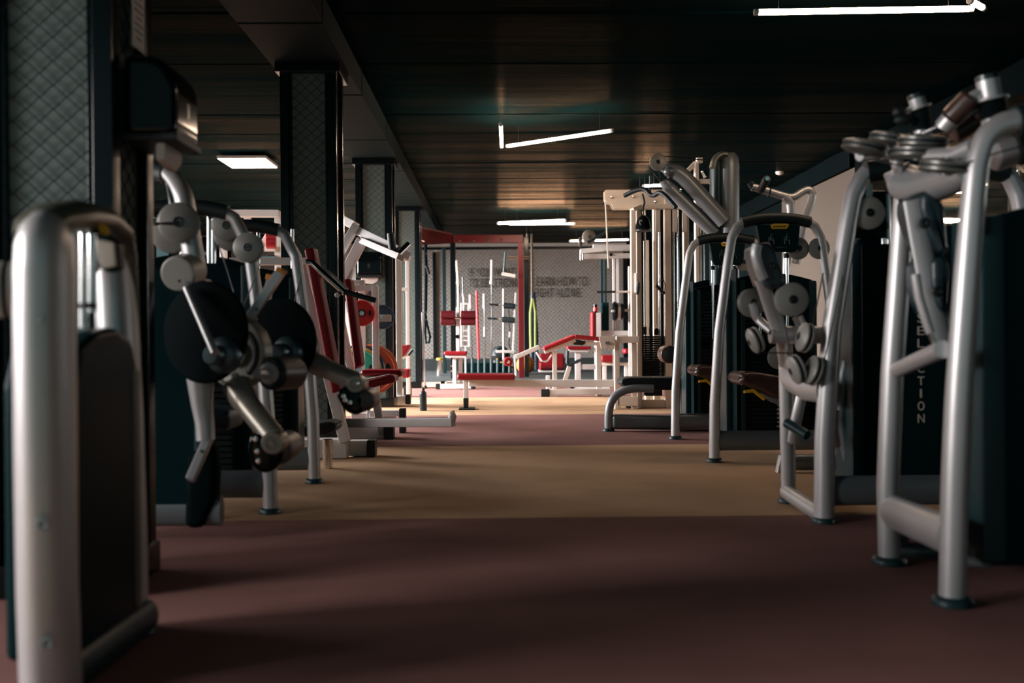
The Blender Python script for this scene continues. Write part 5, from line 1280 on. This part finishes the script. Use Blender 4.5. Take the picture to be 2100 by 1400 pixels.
bar(1033, 737, [(1033, 700, 2.2, 'white', 'shaft'), (1033, 592, 2.4, 'white', 'shaft')], 'plain white bar at the red post end of the stand')
bar(953, 737, [(951, 610, 1.5, 'chrome', 'shaft'), (949.5, 602, 2.4, 'silver', 'collar'), (949, 568, 1.4, 'hub', 'tip')], 'thin dark tipped bar standing behind the tall white one', .1)

# white frame with grey rollers (leg raise / grip station) behind the rig
D = 19.4; p = lambda x, y, dd=0: P(x, y, D + dd)
gr = thing('hanging_grip_frame', 'white A-frame with dark roller grips and chain behind the red post', 'exercise frame', (p(1045, 770).x, D, 0))
for (x, y, xr) in ((1038, 626, 1057), (1035, 654.5, 1056)):
    B().cyl(p(x - 6, y + .5, -.1), p(xr, y + 2, -.1), S(6, D), 18, .02).done('roller_pad', M['navy'], gr)
    B().cyl(p(x - 16, y - 1, -.1), p(x - 5, y, -.1), S(1.6, D), 10).done('grip_rod', M['chrome'], gr)
    B().cyl(p(x - 35, y - 2, -.1), p(x - 15, y - 1, -.1), S(2.2, D), 12, .01).done('grip', M['sleeve'], gr)
B().beam(p(1058, 600, .05), p(1052, 722, .05), S(4, D), .06).done('frame_leg', M['white'], gr)
B().beam(p(1055, 722), p(1058, 770), S(4, D), .06).done('frame_leg', M['white'], gr)
B().beam(p(1017, 720.5, -.05), p(1056, 720.5, -.05), S(5.5, D), .06).done('cross_bar', M['white'], gr)
B().tube([p(1042, 634, -.12), p(1044, 648, -.12), p(1043, 662, -.12), p(1046, 680, -.12), p(1043, 705, -.12), p(1048, 718, -.12)], .014, 8).done('chain', M['hub'], gr)
B().beam(p(1046, 680, -.13), p(1045, 692, -.13), S(4, D), .04).done('chain_tag', M['white'], gr)
# step ladder frame behind curl bench
ld = thing('step_ladder', 'small white ladder frame behind the curl bench', 'ladder', P(955, 712, 19.5))
for x in (946, 961): B().beam(P(x, 625, 19.5), P(x + (1 if x > 950 else 0), 711, 19.5), S(4, 19.5), .05).done('ladder_rail', M['white'], ld)
for y in (664, 678, 689, 698, 710): B().beam(P(947, y, 19.5), P(960, y, 19.5), S(2.2, 19.5), .04).done('ladder_rung', M['white'], ld)
B().beam(P(944, 623, 19.5), P(963, 623, 19.5), S(4, 19.5), .05).done('ladder_top', M['white'], ld)
B().box(V(P(955, 760, 19.5).x, 19.5, P(955, 711, 19.5).z / 2), (S(3, 19.5), .05, P(955, 711, 19.5).z), bev=.004).done('ladder_stem', M['white'], ld)

# sandbags, ball and foam on the rubber floor
def bag(g, w, dpt, h, m, label, name='sandbag', strap=None):
    root = thing(name, label, 'bag', (g.x, g.y, 0))
    B().box((g.x, g.y, h / 2 + .008), (w, dpt, h), bev=min(w, h) * .32, bs=4).done('bag_body', M[m], root, angle=80)
    if strap:
        for s in (-.25, .25): B().box((g.x + s * w, g.y, h / 2 + .008), (.05, dpt * 1.04, h * 1.03), bev=.02).done('bag_strap', M[strap], root)
        B().tube([V(g.x - w * .2, g.y - dpt * .51, h * .55), V(g.x - w * .08, g.y - dpt * .62, h * .7), V(g.x + w * .08, g.y - dpt * .62, h * .7), V(g.x + w * .2, g.y - dpt * .51, h * .55)], .018, 8).done('bag_handle', M[strap], root)
    return root
bag(V(P(1030, 755, 22.6).x, 22.6, 0), S(40, 22), .4, S(26, 22), 'black', 'black training bag with yellow straps behind the bar stand', strap='yellow')
bag(V(P(1046, 755, 22.1).x, 22.1, 0), S(26, 21), .3, S(17, 21), 'yellow', 'yellow training bag lying against the black one', strap='black')
bg_ = V(P(1026, 755, 22.6).x, 22.6, 0)
hk = thing('head_guard', 'black padded head guard resting on the black training bag', 'head guard', V(bg_.x, bg_.y, S(26, 22) + .012))
B().lathe(V(bg_.x, bg_.y, S(26, 22) + .012), VZ, [(.20, 0), (.23, .06), (.20, .18), (.12, .26), (0, .28)], 18).done('guard_shell', M['black'], hk)
B().ring(V(bg_.x, bg_.y - .19, S(26, 22) + .16), VY, .10, .035, 18, 8).done('guard_rim', M['navy'], hk)
ball = B().ball(V(P(1078, 752, 20.5).x, 20.5, .20), .19, 20).done('medicine_ball', M['orange']); single(ball, 'orange medicine ball at the foot of the red post', 'ball')
cn = G(902, 770, .008); root = thing('steel_canister', 'steel canister with yellow lid beside the last column', 'canister', (cn.x, cn.y, .008))
B().lathe(V(cn.x, cn.y, .008), VZ, [(0, 0), (S(6.5, cn.y), 0), (S(6.5, cn.y), S(32, cn.y)), (0, S(32, cn.y))], 24).done('canister_body', M['chrome'], root)
B().lathe(V(cn.x, cn.y, S(32, cn.y) + .008), VZ, [(S(6.8, cn.y), 0), (S(6.8, cn.y), S(4, cn.y)), (0, S(4.4, cn.y))], 24).done('canister_lid', M['yellow'], root)
# red jump box and red bench behind the leg curl
g = G(1132, 763, .008); bx = thing('jump_box', 'red padded jump box behind the leg curl bench', 'jump box', (g.x, g.y, .008))
B().box((g.x, g.y + .25, S(20, g.y) + .0), (S(50, g.y), .5, S(38, g.y)), bev=.03, bs=3).done('box_body', M['red'], bx)
B().box((g.x, g.y + .2, S(3, g.y)), (S(52, g.y), .5, S(4, g.y)), bev=.01).done('box_frame', M['white'], bx)
B().cyl((g.x - S(24, g.y), g.y - .05, S(10, g.y)), (g.x + S(24, g.y), g.y - .05, S(10, g.y)), S(5, g.y), 16, .01).done('foam_roll', M['red_paint'], bx)
D = 17.0; p = lambda x, y, dd=0: P(x, y, D + dd)
rb = thing('padded_bench', 'low red padded bench behind the white pulley machine', 'exercise bench', (p(1250, 765).x, D, 0))
B().beam(p(1230, 735), p(1262, 735), S(15, D), .35, .04, bs=3).done('pad', M['red'], rb)
B().beam(p(1278, 720), p(1296, 720), S(10, D), .3, .03, bs=3).done('headrest', M['red'], rb)
B().beam(p(1228, 746), p(1296, 746), .05, .1).done('bench_frame', M['white'], rb)
for x in (1240, 1284): B().box((p(x, 760).x, D, p(x, 748).z / 2), (.06, .08, p(x, 748).z), bev=.005).done('leg', M['white'], rb)
# dark kick plates along the foot of the wall
B().box(((XL + XR) / 2, YW - .03, .14), (XR - XL - .1, .04, .26), bev=.004).done('baseboard_back', M['rubber_mat'], kind='structure')
